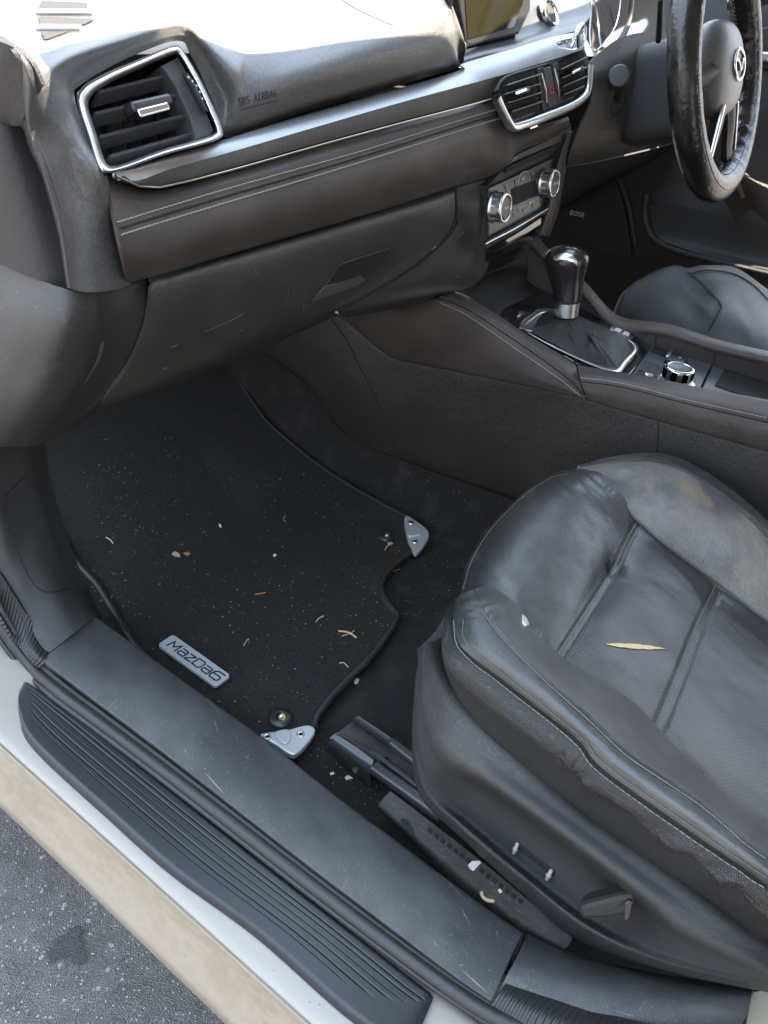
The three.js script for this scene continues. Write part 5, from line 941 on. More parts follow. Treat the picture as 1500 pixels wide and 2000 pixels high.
// ---------------------------------------------------------------- passenger seat
const seat = thing('passenger_seat', 'worn black leather passenger seat with a torn perforated cushion', 'car seat', V(-.42, .0, .05));
let cush, bolO, bolI, shield;
{
  const Y = L => L.map(p => H(p[0], p[1], 'y', p[2]));
  const rB = Y([[884, 1200, .215], [903, 1150, .235], [919, 1093, .236], [958, 1028, .238], [1023, 963, .239], [1075, 929, .240], [1118, 916, .243], [1160, 905, .245]]);
  const rA = rB.map(p => V(p.x + .004, p.y - .075, p.z + .015)), rA2 = rB.map(p => V(p.x + .001, p.y - .025, p.z + .001));
  const rows = [rA, rA2, rB,
    Y([[905, 1200, .255], [935, 1160, .258], [957, 1108, .258], [998, 1048, .257], [1055, 988, .256], [1100, 952, .256], [1140, 932, .258], [1178, 922, .258]]),
    Y([[960, 1215, .262], [995, 1180, .264], [1025, 1128, .262], [1068, 1070, .260], [1112, 1015, .258], [1145, 980, .257], [1180, 960, .258], [1205, 950, .258]]),
    Y([[1020, 1260, .262], [1050, 1220, .262], [1090, 1165, .258], [1130, 1105, .254], [1160, 1055, .252], [1185, 1012, .252], [1212, 985, .255], [1235, 975, .257]]),
    Y([[1070, 1305, .262], [1095, 1276, .262], [1140, 1208, .252], [1180, 1145, .242], [1204, 1105, .239], [1225, 1058, .243], [1246, 1018, .250], [1262, 1000, .254]]),
    Y([[1160, 1370, .262], [1190, 1340, .262], [1235, 1255, .250], [1268, 1180, .244], [1290, 1135, .242], [1310, 1095, .243], [1332, 1068, .248], [1350, 1055, .252]]),
    Y([[1262, 1450, .262], [1288, 1420, .262], [1325, 1330, .248], [1358, 1245, .240], [1378, 1198, .238], [1393, 1165, .239], [1406, 1136, .245], [1420, 1120, .250]]),
    Y([[1375, 1560, .262], [1400, 1535, .262], [1432, 1430, .247], [1465, 1335, .240], [1480, 1280, .238], [1492, 1240, .239], [1505, 1208, .244], [1520, 1190, .250]]),
    Y([[1530, 1680, .262], [1560, 1650, .262], [1600, 1540, .247], [1630, 1430, .240], [1640, 1370, .238], [1650, 1330, .239], [1660, 1300, .244], [1670, 1285, .250]])];
  const gs = (t, c, w) => Math.exp(-(((t - c) / w) ** 2));
  cush = add(seat, patch(rows, 150, 240, { disp: (s, t) => {
    let d = 0; for (const c of [.6, .8]) d += -.0018 * gs(t, c - .006, .0035) - .0018 * gs(t, c + .006, .0035) - .003 * gs(t, c, .03);
    d += -.010 * gs(t, .597, .018) * gs(s, .56, .035);
    const w = fbm(s * .9, t * .9, 7, 4, 33) - .5; d += .0030 * w + .0003 * (fbm(s * .9 + .3, t * .5, 24, 3, 34) - .5);
    d += .0008 * Math.sin(40 * s + 26 * t + 5 * w) * gs(t, .30, .10) * gs(s, .25, .18) + .0008 * Math.sin(70 * s + 12 * t + 6 * w) * gs(t, .36, .08) * gs(s, .85, .12);
    d += .0014 * (vnoise(s * 40 + 3 * w, t * 7, 400, 61) - .5) * gs(t, .26, .05) + .0012 * (vnoise(s * 9, t * 120 + 4 * w, 960, 62) - .5) * (gs(s, .06, .05) + gs(s, .93, .05)) * ss(.3, .4, t);
    return d;
  } }), 'cushion', M.perf);
  // outer bolster
  const bd = Y([[985, 1160, .262], [1014, 1185, .268], [1034, 1222, .270], [1088, 1275, .270], [1197, 1344, .269], [1249, 1383, .269], [1309, 1450, .268], [1405, 1543, .268], [1500, 1604, .270], [1640, 1700, .270]]);
  const m1 = Y([[950, 1146, .285], [985, 1182, .293], [1012, 1232, .298], [1080, 1300, .298], [1172, 1370, .297], [1226, 1418, .297], [1276, 1468, .296], [1388, 1556, .296], [1480, 1624, .297], [1620, 1725, .297]]);
  const rg = Y([[925, 1150, .295], [948, 1192, .306], [985, 1247, .310], [1067, 1327, .312], [1145, 1396, .311], [1201, 1450, .310], [1242, 1484, .309], [1370, 1570, .308], [1457, 1644, .308], [1600, 1752, .308]]);
  const m2 = Y([[905, 1158, .292], [915, 1195, .306], [942, 1254, .311], [1025, 1328, .312], [1112, 1400, .311], [1165, 1450, .310], [1210, 1494, .309], [1358, 1598, .308], [1456, 1672, .308], [1590, 1772, .308]]);
  const pp = Y([[892, 1170, .284], [884, 1205, .293], [897, 1262, .299], [980, 1330, .300], [1080, 1408, .300], [1132, 1452, .300], [1179, 1506, .298], [1348, 1627, .297], [1457, 1701, .298], [1580, 1792, .298]]);
  const Xl = L => L.map(p => H(p[0], p[1], 'x', p[2]));
  const m3 = Xl([[880, 1190, -.626], [864, 1232, -.651], [872, 1310, -.672], [935, 1376, -.683], [1030, 1446, -.691], [1085, 1494, -.693], [1135, 1540, -.695], [1290, 1650, -.703], [1405, 1730, -.708], [1530, 1820, -.712]]);
  const lo = Xl([[872, 1215, -.615], [862, 1262, -.640], [884, 1345, -.660], [943, 1424, -.668], [1018, 1488, -.672], [1070, 1530, -.675], [1130, 1578, -.678], [1262, 1676, -.684], [1372, 1745, -.688], [1490, 1838, -.692]]);
  const lo2 = lo.map(p => V(p.x + .014, p.y - .03, p.z));
  const top = [bd.map(p => V(p.x + .002, p.y - .012, p.z)), bd, m1, rg, m2, pp];
  bolO = add(seat, patch(top, 160, 60, { disp: (s, t) => {
    const w = fbm(s, t, 9, 4, 35) - .5; let d = -.0022 * gs(t, .6, .010) + .0014 * w;
    d += .0012 * (vnoise(s * 70 + 4 * w, t * 6, 700, 64) - .5) * (gs(t, .6, .07) + .6 * gs(t, .95, .06)) + .0018 * (vnoise(s * 60, t * 5, 600, 66) - .5) * (1 - ss(.05, .22, s)) * ss(.3, .5, t);
    return d;
  } }), 'outer_bolster', M.leatherWorn);
  const bolS = add(seat, patch([m2.map((p, i) => p.clone().lerp(pp[i], .9).add(V(0, -.004, 0))), pp, pp.map((p, i) => p.clone().lerp(m3[i], .5).add(V(-.006, .003, 0))), m3, lo, lo2], 170, 60, { disp: (s, t) => {
    const w = fbm(s, t, 9, 4, 36) - .5; let d = .0010 * w - .0022 * gs(t, .2, .02);
    d += .0024 * Math.sin(64 * s + 5 * t + 3 * w) * gs(t, .48, .14) * ss(.5, .8, s) + .0012 * Math.sin(118 * s - 4 * t + 4 * w) * gs(t, .40, .12) * ss(.4, .6, s);
    return d;
  } }), 'bolster_side', M.leatherSide);
  add(bolS, cordGeo(pp.map(p => p.clone().add(V(-.0006, -.0004, 0))).reduce((o, p, i, A) => { if (i) for (let k = 1; k <= 8; k++) o.push(cr(A, (i - 1 + k / 8) / (A.length - 1))); else o.push(p); return o; }, []), .0017, 8), 'piping', M.leatherSide);
  add(bolO, stitchGeo(drape(bolO, [[943, 1197], [984, 1252], [1065, 1332], [1142, 1401], [1198, 1454], [1240, 1489], [1368, 1575], [1455, 1649], [1500, 1682]], .0005, 16), { pitch: .0044, len: .0034, r: .00048 }), 'stitching', M.threadSeat);
  add(bolO, stitchGeo(drape(bolO, [[905, 1212], [912, 1256], [990, 1322], [1088, 1400], [1142, 1446], [1188, 1498], [1354, 1616], [1462, 1690], [1500, 1714]], .0005, 16), { pitch: .0044, len: .0034, r: .00048 }), 'stitching', M.threadDark);
  add(bolO, stitchGeo(drape([bolO, bolS], [[886, 1215], [898, 1268], [978, 1337], [1076, 1413], [1128, 1458], [1174, 1512], [1344, 1634], [1454, 1708], [1500, 1738]], .0005, 16), { pitch: .0044, len: .0034, r: .00048 }), 'stitching', M.threadSeat);
  // inner bolster
  const ib = Y([[1120, 928, .247], [1165, 932, .254], [1200, 956, .257], [1240, 997, .256], [1305, 1054, .254], [1405, 1127, .252], [1500, 1197, .252], [1650, 1300, .252]]);
  const im = Y([[1123, 922, .248], [1178, 916, .262], [1245, 930, .270], [1300, 968, .271], [1360, 1010, .271], [1440, 1072, .270], [1510, 1125, .270], [1650, 1230, .270]]);
  const ip = Y([[1126, 916, .248], [1186, 906, .262], [1262, 900, .272], [1318, 914, .274], [1378, 947, .275], [1440, 994, .275], [1500, 1048, .275], [1630, 1172, .275]]);
  const io = Y([[1128, 911, .246], [1186, 896, .257], [1250, 886, .265], [1310, 890, .267], [1374, 920, .268], [1437, 964, .268], [1500, 1019, .268], [1630, 1140, .268]]);
  const io2 = io.map(p => V(p.x + .012, p.y - .03, p.z)), io3 = io.map(p => V(p.x + .010, p.y - .11, p.z));
  bolI = add(seat, patch([ib.map(p => V(p.x, p.y - .012, p.z)), ib, im, ip, ip.map((p, i) => p.clone().lerp(io[i], .12).add(V(0, -.002, 0)))], 120, 44, { disp: (s, t) => { const w = fbm(s, t, 8, 4, 37) - .5; return .002 * w + .0022 * Math.sin(34 * s + 10 * t + 5 * w) * gs(t, .45, .10) * gs(s, .45, .22) + .004 * (vnoise(s * 26 + 3 * w, t * 5, 260, 65) - .5) * gs(t, .42, .16) * ss(.1, .25, s); } }), 'inner_bolster', M.leatherGrey);
  const bolE = add(seat, patch([ip.map(p => V(p.x, p.y - .004, p.z)), ip, ip.map((p, i) => p.clone().lerp(io[i], .5).add(V(0, .0022, 0))), io, io2, io3], 120, 44, { disp: (s, t) => .0016 * (fbm(s, t, 12, 4, 38) - .5) }), 'bolster_edge', M.leather);
  add(bolE, cordGeo(ip.reduce((o, p, i, A) => { if (i) for (let k = 1; k <= 8; k++) o.push(cr(A, (i - 1 + k / 8) / (A.length - 1))); else o.push(p.clone()); return o; }, []), .0015, 8), 'piping', M.leather);
  for (const o of [6]) add(bolE, stitchGeo(drape(bolE, [[1175, 912 - o], [1210, 904 - o], [1262, 902 - o], [1318, 916 - o], [1378, 948 - o], [1440, 994 - o], [1500, 1048 - o]], .0005, 16), { pitch: .0044, len: .0034, r: .00048 }), 'stitching', M.threadDark);
  add(seat, stitchGeo(drape([cush, bolI, bolE], [[906, 1148], [922, 1096], [960, 1034], [1024, 969], [1076, 935], [1110, 926]], .0006, 16), { pitch: .0040, len: .0032, r: .00048 }), 'stitching', M.threadDark);
  for (const s of [[[1098, 1268], [1140, 1202], [1180, 1140], [1204, 1100], [1226, 1052], [1248, 1012]], [[1106, 1274], [1150, 1206], [1190, 1146], [1214, 1104], [1234, 1058], [1258, 1018]], [[1284, 1414], [1322, 1322], [1354, 1238], [1376, 1188], [1402, 1134]], [[1296, 1424], [1334, 1332], [1366, 1246], [1388, 1196], [1413, 1142]]])
    add(cush, stitchGeo(drape(cush, s, .0004, 16), { pitch: .0040, len: .0033, r: .0004 }), 'stitching', M.threadSeat);
  // foam showing through the split in the cushion and at the torn corner
  const lens = (a, b, up, dn, l) => { const A = [], B = [], K = 16; for (let i = 0; i <= K; i++) { const t = i / K, u = a[0] + (b[0] - a[0]) * t, v = a[1] + (b[1] - a[1]) * t, w = Math.pow(Math.sin(Math.PI * Math.min(1, t * 1.02)), .8) * (.75 + .35 * rnd()); A.push(on(cush, u, v - up * w, l)); B.push(on(cush, u, v + dn * w, l)); } return gridGeo([A, A.map((p, i) => p.clone().lerp(B[i], .5).add(V(0, -.0004, 0))), B]); };
  add(cush, lens([1181, 1259], [1300, 1268], 5, 5, .0007), 'foam_split', M.foam);
  add(cush, slab([[1020, 1200], [1026, 1208], [1033, 1222], [1026, 1224], [1019, 1216]].map(p => on([cush, bolO], ...p, .0015)), .002, { bevel: .0004 }), 'foam_tuft', M.chip);
  // plastic side shield
  const t0 = Xl([[850, 1252, -.655], [866, 1310, -.660], [910, 1388, -.664], [1000, 1472, -.668], [1140, 1586, -.674], [1300, 1700, -.682], [1420, 1788, -.688], [1540, 1870, -.690]]);
  const t0b = Xl([[838, 1256, -.665], [845, 1320, -.672], [885, 1412, -.676], [980, 1498, -.680], [1128, 1608, -.686], [1284, 1722, -.693], [1400, 1806, -.698], [1540, 1895, -.70]]);
  const t1 = Xl([[828, 1266, -.672], [828, 1370, -.684], [866, 1470, -.690], [962, 1536, -.692], [1110, 1642, -.698], [1242, 1742, -.704], [1340, 1822, -.708], [1540, 1915, -.708]]);
  const t1b = Xl([[822, 1276, -.670], [822, 1390, -.680], [858, 1500, -.682], [950, 1552, -.666], [1100, 1662, -.670], [1230, 1762, -.676], [1334, 1838, -.694], [1540, 1922, -.702]]);
  const t2 = Xl([[816, 1300, -.664], [812, 1425, -.676], [842, 1530, -.680], [925, 1608, -.668], [1035, 1700, -.672], [1165, 1796, -.678], [1306, 1862, -.692], [1540, 1930, -.698]]);
  const t3 = Xl([[812, 1320, -.660], [807, 1445, -.672], [828, 1545, -.682], [906, 1616, -.688], [1022, 1714, -.692], [1146, 1812, -.696], [1295, 1880, -.698], [1540, 1938, -.694]]);
  const t4 = Xl([[812, 1335, -.650], [806, 1465, -.662], [822, 1558, -.672], [896, 1632, -.676], [1008, 1734, -.680], [1124, 1834, -.684], [1295, 1895, -.684], [1540, 1946, -.680]]);
  const t5 = t4.map(p => V(p.x + .02, p.y - .02, p.z));
  shield = add(seat, patch([t0.map(p => V(p.x + .02, p.y - .008, p.z)), t0, t0b, t1, t1b, t2, t3, t4, t5], 100, 80, { thick: .003 }), 'side_shield', M.shield);
  // the rear of the cushion and the backrest, beyond the right edge of the photograph
  const back = (rows, name, m) => { const e = rows.map(r => r.isVector3 ? r : r[r.length - 1]); add(seat, patch([e, e.map(p => V(p.x, p.y + .004, p.z + .10)), e.map(p => V(p.x, p.y + .006, p.z + .22))], 40, 10), name, m); };
  back(rows[rows.length - 1], 'cushion_rear', M.perf);
  back(top, 'outer_bolster_rear', M.leatherWorn); back([pp, m3, lo, lo2], 'bolster_side_rear', M.leatherSide); back([ib, im, ip], 'inner_bolster_rear', M.leatherGrey); back([ip, io, io2, io3], 'bolster_edge_rear', M.leather); back([t0, t0b, t1, t1b, t2, t3, t4], 'side_shield_rear', M.shield);
  { const bx = new RoundedBoxGeometry(.50, .66, .13, 5, .05); bx.rotateX(.30); bx.translate(-.40, .55, .46); add(seat, bx, 'backrest', M.leather); }
  // broken seat switch and recliner lever
  const S = (u, v, l) => on(shield, u, v, l);
  add(shield, slab([[1003, 1644], [1012, 1642], [1086, 1702], [1080, 1712], [1004, 1652]].map(p => S(...p, .0006)), .002, { bevel: .0003 }), 'switch_slot', M.gap);
  for (const [a, b] of [[[1012, 1646], [1008, 1662]], [[1078, 1698], [1069, 1718]]]) { const p = S(...a, .001), q = S(...b, .005), d = q.clone().sub(p).normalize(); add(shield, lathe([[0, -.001], [.0017, 0], [.0017, .004], [.0025, .005], [.0025, .0065], [.0016, .0075], [.0016, .0105], [0, .0107]], p.clone(), d, 12), 'switch_pin', M.white); }
  const LX = (u, v, x) => H(u, v, 'x', x), ln = V(-1, .35, .1);
  const rv = add(shield, slab([[1136, 1758], [1144, 1755], [1200, 1758], [1230, 1762], [1240, 1769], [1236, 1784], [1226, 1796], [1184, 1791], [1144, 1780], [1136, 1768]].map(p => LX(...p, -.696 - .00005 * (p[0] - 1131))), .018, { n: ln, bevel: .004 }), 'recliner_lever', M.dark);
  add(rv, slab([[1220, 1765], [1230, 1764], [1239, 1770], [1234, 1784], [1227, 1793], [1217, 1790]].map(p => LX(...p, -.7035)), .004, { n: V(-.9, .5, .4), bevel: .0012 }), 'lever_tip', M.smooth);
  // cover under the cushion front
  add(seat, patch([Xl([[868, 1205, -.60], [846, 1238, -.60], [815, 1268, -.60]]), Xl([[872, 1250, -.61], [850, 1280, -.61], [817, 1292, -.61]]), Xl([[890, 1330, -.62], [868, 1350, -.62], [826, 1330, -.62]])], 16, 12, { thick: .004 }), 'front_cover', M.end);
  // underside
  const base = new RoundedBoxGeometry(.42, .10, .40, 2, .02); base.translate(-.41, .13, .06); add(seat, base, 'seat_pan', M.dark);
  // floor rails with their grubby covers
  const P = (u, v, y) => H(u, v, 'y', y), upv = V(0, 1, 0);
  const rail = add(seat, patch([[P(655, 1436, .012), P(700, 1462, .012), P(760, 1506, .012), P(830, 1560, .012)], [P(676, 1418, .014), P(722, 1446, .014), P(780, 1490, .014), P(850, 1545, .014)], [P(700, 1402, .012), P(744, 1432, .012), P(800, 1476, .012), P(870, 1530, .012)]], 20, 10, { thick: .006 }), 'rail_floor', M.grime);
  const capA = add(seat, patch([[P(640, 1470, .004), P(690, 1508, .004), P(722, 1536, .006)], [P(641, 1456, .026), P(689, 1490, .028), P(722, 1514, .030)], [P(645, 1446, .036), P(690, 1478, .038), P(724, 1502, .040)], [P(654, 1438, .041), P(697, 1467, .043), P(728, 1490, .045)], [P(665, 1436, .040), P(704, 1461, .042), P(732, 1483, .044)], [P(670, 1444, .012), P(708, 1470, .014), P(734, 1490, .016)]], 20, 28, { thick: .002 }), 'rail_cap', M.railCap);
  add(capA, slab([[641, 1460], [646, 1444], [656, 1436], [666, 1436], [668, 1446], [655, 1466]].map((p, i) => P(p[0], p[1], [.02, .037, .041, .040, .02, .01][i])), .003, { bevel: .0006 }), 'cap_end', M.railCap);
  add(seat, bar(P(726, 1496, .038), P(866, 1596, .054), upv, .014, .012, .005), 'rail', M.railCap);
  add(seat, patch([[P(690, 1416, .004), P(730, 1444, .004), P(764, 1468, .006)], [P(690, 1408, .026), P(728, 1434, .028), P(760, 1456, .030)], [P(695, 1400, .034), P(732, 1425, .036), P(763, 1446, .038)], [P(704, 1399, .034), P(740, 1423, .036), P(770, 1444, .038)], [P(710, 1406, .012), P(746, 1430, .014), P(774, 1450, .016)]], 20, 24, { thick: .002 }), 'rail_cap', M.railCap);
  add(seat, bar(P(762, 1448, .036), P(842, 1512, .046), upv, .012, .012, .005), 'rail', M.railCap);
  add(seat, tube([[690, 1455], [705, 1466], [722, 1472], [738, 1480], [752, 1488]].map((p, i) => P(p[0], p[1], .024 + .002 * Math.sin(i * 2))), .006, { seg: 30 }), 'dried_grease', M.grime);
  add(seat, tube([P(750, 1487, .028), P(790, 1517, .034), P(832, 1550, .040)], .0042, { seg: 20 }), 'lead_screw', M.railCap);
  const cov = add(seat, patch([[P(762, 1545, .048), P(850, 1612, .052), P(950, 1690, .056), P(1040, 1765, .060), P(1118, 1832, .060)], [P(750, 1558, .046), P(828, 1620, .050), P(930, 1702, .054), P(1024, 1782, .056), P(1110, 1846, .056)], [P(738, 1574, .040), P(800, 1628, .044), P(900, 1716, .048), P(1005, 1800, .050), P(1100, 1856, .050)], [P(742, 1586, .018), P(806, 1644, .020), P(890, 1734, .022), P(1000, 1815, .024), P(1095, 1866, .024)], [P(756, 1590, .0), P(815, 1650, .0), P(895, 1740, .0), P(1005, 1820, .0), P(1100, 1868, .0)]], 60, 24, { thick: .003 }), 'rail_cover', M.grime);
  add(cov, slab([[781, 1602], [786, 1598], [796, 1602], [806, 1618], [814, 1636], [806, 1632]].map(p => on(cov, ...p, .001)).filter(Boolean), .0012, { bevel: .0002 }), 'cover_notch', M.gap);
  for (let i = 0; i < 15; i++) { const u = 838 + i * 12.6, v = 1616 + i * 9.8, q = [[u, v], [u + 8, v + 6], [u + 4, v + 14], [u - 4, v + 8]].map(p => on(cov, ...p, .0008)).filter(Boolean); if (q.length === 4) add(cov, slab(q, .001, { bevel: .0001 }), 'slot', M.gap); }
}
// ---------------------------------------------------------------- driver side: seat, door
{
  const ds = thing('driver_seat', 'black leather driver seat beyond the centre console', 'car seat', V(.38, .0, .0));
  const Y = L => L.map(p => H(p[0], p[1], 'y', p[2]));
  const Xr = L => L.map(p => H(p[0], p[1], 'x', p[2]));
  const r1 = Xr([[1196, 626, .165], [1220, 573, .20], [1260, 541, .26], [1312, 519, .33], [1345, 524, .34], [1380, 518, .37], [1440, 524, .42], [1500, 566, .42], [1620, 650, .42]]);
  const r0 = r1.map(p => V(p.x + .01, p.y - .10, p.z + .02));
  const dcush = add(ds, patch([r0, r1.map(p => V(p.x + .004, p.y - .02, p.z - .004)), r1, Xr([[1200, 640, .162], [1232, 602, .185], [1275, 570, .225], [1322, 552, .285], [1352, 560, .295], [1390, 545, .33], [1440, 550, .37], [1500, 590, .37], [1620, 675, .37]]), Xr([[1206, 660, .158], [1250, 628, .172], [1296, 600, .20], [1345, 590, .235], [1380, 596, .235], [1415, 585, .27], [1450, 592, .30], [1510, 625, .30], [1620, 705, .30]]), Xr([[1212, 690, .155], [1270, 665, .162], [1330, 648, .175], [1370, 640, .192], [1400, 640, .20], [1440, 640, .215], [1480, 650, .22], [1530, 675, .22], [1640, 740, .22]]), Xr([[1220, 730, .152], [1290, 710, .154], [1350, 700, .156], [1390, 700, .158], [1420, 700, .16], [1470, 710, .162], [1510, 720, .164], [1560, 740, .165], [1660, 800, .165]])], 90, 60, { disp: (s, t) => .003 * (fbm(s, t, 8, 4, 53) - .5) }), 'cushion', M.driverLeather);
  for (const L of [[[1344, 532], [1362, 545], [1378, 560], [1394, 578], [1408, 596], [1398, 620], [1384, 646]], [[1350, 534], [1380, 528], [1430, 534], [1470, 556], [1500, 586]]]) { add(dcush, cordGeo(drape(dcush, L, .0002, 8), .0012), 'seam', M.gap); add(dcush, stitchGeo(drape(dcush, L.map(p => [p[0] + 3, p[1] + 4]), .0006, 14), { pitch: .005, len: .0038, r: .0005 }), 'stitching', M.threadDark); }
  { const bx = new RoundedBoxGeometry(.50, .66, .13, 5, .05); bx.rotateX(.30); bx.translate(.40, .60, .40); add(ds, bx, 'backrest', M.driverLeather); const e = new RoundedBoxGeometry(.46, .12, .34, 4, .04); e.translate(.40, .27, .15); add(ds, e, 'cushion_rear', M.driverLeather); }
  const pan = new RoundedBoxGeometry(.44, .2, .40, 2, .03); pan.translate(.40, .16, .03); add(ds, pan, 'seat_pan', M.dark);
  // driver door inner panel
  const X = (u, v, x) => H(u, v, 'x', x);
  const dd = thing('driver_door', 'dark inner panel of the driver door with speaker grille and door pocket', 'car door', V(.78, .1, -.4));
  const dp = add(dd, patch([
    [X(1050, -80, .80), X(1150, -80, .80), X(1250, -80, .80), X(1350, -80, .80), X(1450, -80, .80), X(1560, -80, .80)],
    [X(1050, 60, .78), X(1150, 60, .78), X(1250, 70, .78), X(1350, 75, .78), X(1450, 40, .78), X(1560, 0, .78)],
    [X(1050, 200, .77), X(1150, 200, .77), X(1250, 220, .77), X(1350, 230, .77), X(1450, 190, .76), X(1560, 160, .76)],
    [X(1050, 320, .78), X(1150, 320, .78), X(1250, 350, .78), X(1350, 350, .78), X(1450, 330, .77), X(1560, 320, .77)],
    [X(1050, 440, .78), X(1150, 440, .78), X(1250, 470, .77), X(1350, 500, .76), X(1450, 530, .76), X(1560, 550, .76)],
    [X(1050, 560, .80), X(1150, 560, .80), X(1250, 600, .80), X(1350, 640, .80), X(1450, 660, .80), X(1560, 700, .80)],
    [X(1050, 800, .80), X(1150, 800, .80), X(1250, 840, .80), X(1350, 860, .80), X(1450, 880, .80), X(1560, 900, .80)]], 50, 40, { thick: .004 }), 'inner_panel', M.plastic);
  add(dd, cordGeo(curvePts([X(1176, 300, .775), X(1192, 322, .772), X(1212, 360, .768), X(1226, 400, .766), X(1234, 440, .766), X(1240, 480, .768)], 30), .006), 'grille_border', M.plastic);
  add(dd, slab([[1090, 330], [1172, 312], [1200, 352], [1218, 400], [1226, 450], [1230, 500], [1120, 470], [1070, 440]].map(p => X(p[0], p[1], .765)), .004, { bevel: .001, smooth: 3 }), 'speaker_grille', M.dark);
  add(dd, words('BOSE', X(1112, 419, .762), X(1153, 428, .762).sub(X(1112, 419, .762)), V(0, 1, 0), .011, .0006), 'speaker_name', M.print);
  add(dd, cordGeo(curvePts([X(1262, 380, .75), X(1258, 420, .745), X(1272, 462, .735), X(1310, 486, .725), X(1380, 506, .715), X(1460, 526, .71), X(1560, 550, .70)], 40), .007), 'pocket_rim', M.plastic);
  add(dd, patch([[X(1268, 400, .752), X(1330, 405, .752), X(1420, 425, .752), X(1560, 460, .752)], [X(1278, 450, .745), X(1340, 465, .745), X(1430, 490, .745), X(1560, 520, .745)], [X(1290, 470, .73), X(1350, 490, .725), X(1430, 512, .72), X(1560, 540, .71)]], 20, 10), 'pocket', M.dark);
  add(dd, patch([[X(1400, 380, .735), X(1440, 340, .70), X(1480, 352, .69), X(1560, 385, .68)], [X(1420, 400, .74), X(1450, 356, .70), X(1490, 372, .685), X(1560, 405, .675)], [X(1440, 440, .75), X(1466, 410, .72), X(1500, 435, .70), X(1560, 465, .69)]], 24, 16, { thick: .01 }), 'armrest', M.brown);
  add(dd, bar(X(1440, 352, .70), X(1452, 386, .715), V(-1, 0, 0), .008, .004, .001), 'silver_trim', M.satinChrome);
  add(dd, slab([[1474, 66], [1500, 52], [1530, 60], [1530, 130], [1484, 134], [1474, 120]].map(p => X(p[0], p[1], .752)), .008, { bevel: .002, smooth: 3 }), 'handle_bezel', M.smooth);
  add(dd, bar(X(1476, 110, .742), X(1505, 112, .742), V(-1, 0, 0), .018, .01, .004), 'door_handle', M.satinChrome);
  add(dd, patch([[X(1420, 20, .77), X(1480, 12, .765), X(1560, 0, .76)], [X(1420, 8, .74), X(1480, 0, .735), X(1560, -12, .73)], [X(1420, -10, .75), X(1480, -20, .745), X(1560, -30, .74)]], 16, 10, { thick: .01 }), 'upper_ledge', M.pad);
}
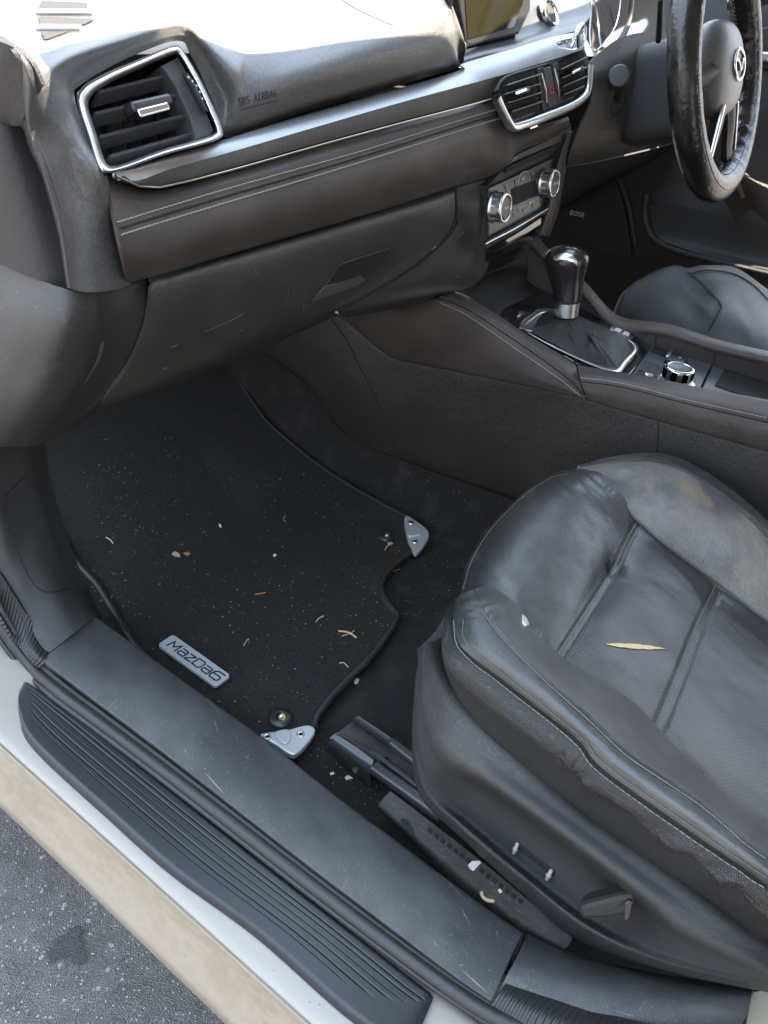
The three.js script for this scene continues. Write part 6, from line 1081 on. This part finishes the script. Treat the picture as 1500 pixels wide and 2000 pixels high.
// ---------------------------------------------------------------- litter
{
  const floorM = [matMesh, carpet];
  const twig = (a, b, r, m, label, cat, name, bend = .15) => {
    const p = on(floorM, ...a, r * 1.2), q = on(floorM, ...b, r * 1.2); if (!p || !q) return;
    const mid = p.clone().lerp(q, .5).add(V(rr(-1, 1) * bend * .02, r, rr(-1, 1) * bend * .02));
    const g = cordGeo([p, mid, q], r, 5); return single(g, name, m, label, cat);
  };
  twig([661, 1234], [696, 1247], .0013, M.straw, 'longest pale straw on the floor mat near its notched edge', 'straw', 'straw');
  twig([668, 1243], [692, 1232], .0007, M.straw, 'thin straw crossing the longest straw on the mat', 'straw', 'straw');
  twig([207, 1050], [221, 1062], .0007, M.chip, 'thin white fibre on the mat near the kick panel', 'fibre', 'fibre');
  twig([617, 1216], [632, 1204], .0009, M.straw, 'short brown straw lying behind the longest straw', 'straw', 'straw');
  twig([498, 1162], [519, 1158], .0009, M.leafy, 'reddish dry needle in the middle of the mat', 'needle', 'dry_needle');
  twig([557, 1020], [558, 1008], .0006, M.straw, 'small upright straw sliver on the mat', 'straw', 'straw');
  twig([476, 1262], [486, 1248], .0006, M.straw, 'curled pale fibre beside the name badge', 'fibre', 'fibre');
  twig([752, 1076], [762, 1062], .0009, M.straw, 'pale sliver beside the small retaining button', 'sliver', 'wood_sliver');
  twig([766, 1116], [781, 1112], .0007, M.leafy, 'brown sliver on the carpet outside the mat edge', 'sliver', 'wood_sliver');
  twig([663, 1296], [680, 1304], .0006, M.chip, 'thin pale hair lying before the mat edge', 'fibre', 'fibre');
  const flake = (px, m, label, cat, name, meshes = floorM, t = .0012) => { const P = px.map(p => on(meshes, ...p, .0018)).filter(Boolean); if (P.length < 3) return; P.forEach(p => p.addScaledVector(p.nrm, rr(0, .0012))); single(slab(P, t, { bevel: .0002 }), name, m, label, cat); };
  flake([[358, 1082], [366, 1080], [373, 1083], [366, 1088]], M.leafy, 'orange scrap of leaf on the floor mat', 'leaf scrap', 'leaf_scrap');
  flake([[335, 1084], [341, 1079], [350, 1083], [352, 1090], [342, 1088]], std([.33, .27, .24], .8), 'crumpled greyish leaf scrap beside the orange scrap', 'leaf scrap', 'leaf_scrap');
  flake([[427, 1026], [431, 1026], [433, 1031], [429, 1032]], M.chip, 'white crumb in the middle of the floor mat', 'crumb', 'crumb');
  flake([[533, 1086], [538, 1083], [540, 1087], [535, 1090]], M.chip, 'pale crumb on the mat toward the metal corner', 'crumb', 'crumb');
  flake([[691, 1333], [696, 1326], [701, 1328], [699, 1336], [693, 1338]], M.chip, 'white paper scrap on the carpet beside the mat edge', 'paper scrap', 'paper_scrap');
  flake([[756, 1062], [764, 1060], [768, 1064], [760, 1068]], std([.3, .27, .18], .8), 'tan crumb beside the small retaining button', 'crumb', 'crumb');
  flake([[673, 1520], [679, 1516], [682, 1517], [689, 1522], [681, 1524], [676, 1526]], std([.55, .45, .3], .8), 'tan bone shaped crumb beside the seat rail', 'crumb', 'crumb');
  flake([[644, 1512], [651, 1509], [653, 1513], [646, 1516]], M.chip, 'small pale crumb beside the bone shaped crumb', 'crumb', 'crumb');
  const railM = [seat, carpet];
  flake([[914, 1692], [922, 1684], [936, 1683], [940, 1687], [928, 1697], [918, 1699]], std([.62, .52, .5], .8), 'pinkish white paper scrap on the seat rail cover', 'paper scrap', 'paper_scrap', railM);
  flake([[972, 1740], [977, 1737], [982, 1743], [976, 1747]], M.foam, 'small tan crumb on the seat rail cover', 'crumb', 'crumb', railM);
  { const P = [[941, 1741], [945, 1750], [955, 1757], [966, 1760]].map(p => on(railM, ...p, .0022)).filter(Boolean); if (P.length > 2) single(cordGeo(P, .0018, 6), 'peel_strip', M.foam, 'curved tan strip of peel at the end of the seat rail cover', 'peel'); }
  // crumbs and dust grains: uncountable
  const G = [], sh = [[1, 1, 1], [1.8, .7, .8], [.7, .6, 1.5]];
  const grain = (p, s) => { const g = new THREE.IcosahedronGeometry(s, 0), k = sh[(rnd() * 3) | 0]; g.scale(...k); g.rotateY(rnd() * 6); g.translate(p.x, p.y + s * .3, p.z); return g; };
  const poly = [[505, 1440], [430, 1392], [300, 1300], [265, 1258], [190, 1142], [118, 1045], [70, 930], [70, 850], [300, 770], [450, 717], [523, 825], [608, 897], [700, 958], [795, 1009], [800, 1070], [744, 1147], [757, 1180], [772, 1203], [717, 1290], [617, 1402]];
  const inMat = (u, v) => { let c = false; for (let i = 0, j = poly.length - 1; i < poly.length; j = i++) { const [a, b] = poly[i], [d, e] = poly[j]; if ((b > v) !== (e > v) && u < (d - a) * (v - b) / (e - b) + a) c = !c; } return c; };
  const regions = [[floorM, 2300, () => { const t = rnd(), u = 150 + 640 * Math.pow(rnd(), .8), v = 850 + 560 * rnd(); return [u, v]; }, .00022, .0010]];
  const pools = { pale: [], tan: [] };
  for (const [ms, n, f, a, b] of regions) for (let i = 0; i < n; i++) {
    const [u, v] = f(); const w = fbm(u / 1500, v / 1500, 14, 3, 9); if (rnd() > ss(.32, .62, w) + .06) continue;
    if (!inMat(u, v)) continue; const p = hitFloor(u, v, .0072); if (p.y > .12) continue; const k = rnd(); (k < .75 ? pools.pale : pools.tan).push(grain(p, a + (b - a) * Math.pow(rnd(), 4)));
  }
  for (let i = 0; i < 130; i++) { const t = rnd(), u = 560 + 260 * t + rr(-20, 60), v = 1440 + 170 * t + rr(-20, 30), p = on(carpet, u, v, 0); if (p && p.y < .05) pools.pale.push(grain(p, rr(.0002, .0006))); }
  for (let i = 0; i < 60; i++) { const t = rnd(), p = on(carpet, 125 + 140 * t + rr(-4, 8), 1080 + 170 * t + rr(-6, 6), 0); if (p && p.y < .1) pools.tan.push(grain(p, rr(.0005, .0014))); }
  for (let i = 0; i < 160; i++) { const p = on(carpet, 760 + 200 * rnd(), 880 + 330 * rnd(), 0); if (p && p.y < .06) pools[rnd() < .6 ? 'pale' : 'tan'].push(grain(p, rr(.0003, .0008))); }
  single(merge(pools.pale), 'pale_crumbs', std([.34, .315, .275], .8), 'pale crumbs and sand grains scattered over mat and carpet', 'crumbs', { kind: 'stuff' });
  single(merge(pools.tan), 'tan_crumbs', std([.30, .22, .13], .8), 'tan crumbs scattered over mat and carpet', 'crumbs', { kind: 'stuff' });
  const hair = []; for (let i = 0; i < 110; i++) { const u = 170 + 560 * rnd(), v = 900 + 480 * rnd(), a = rnd() * 6.28, L = rr(4, 13), p = hitFloor(u, v, .0078), q = hitFloor(u + L * Math.cos(a), v + L * Math.sin(a), .0078), m = hitFloor(u + L * .5 * Math.cos(a + .5), v + L * .5 * Math.sin(a + .5), .0082); if (inMat(u, v) && p.y < .12) hair.push(cordGeo([p, m, q], .00012, 4)); }
  single(merge(hair), 'fibres', std([.26, .21, .14], .8), 'fine straws and hairs scattered over the floor mat', 'fibres', { kind: 'stuff' });
}
renderer.render(scene, camera);
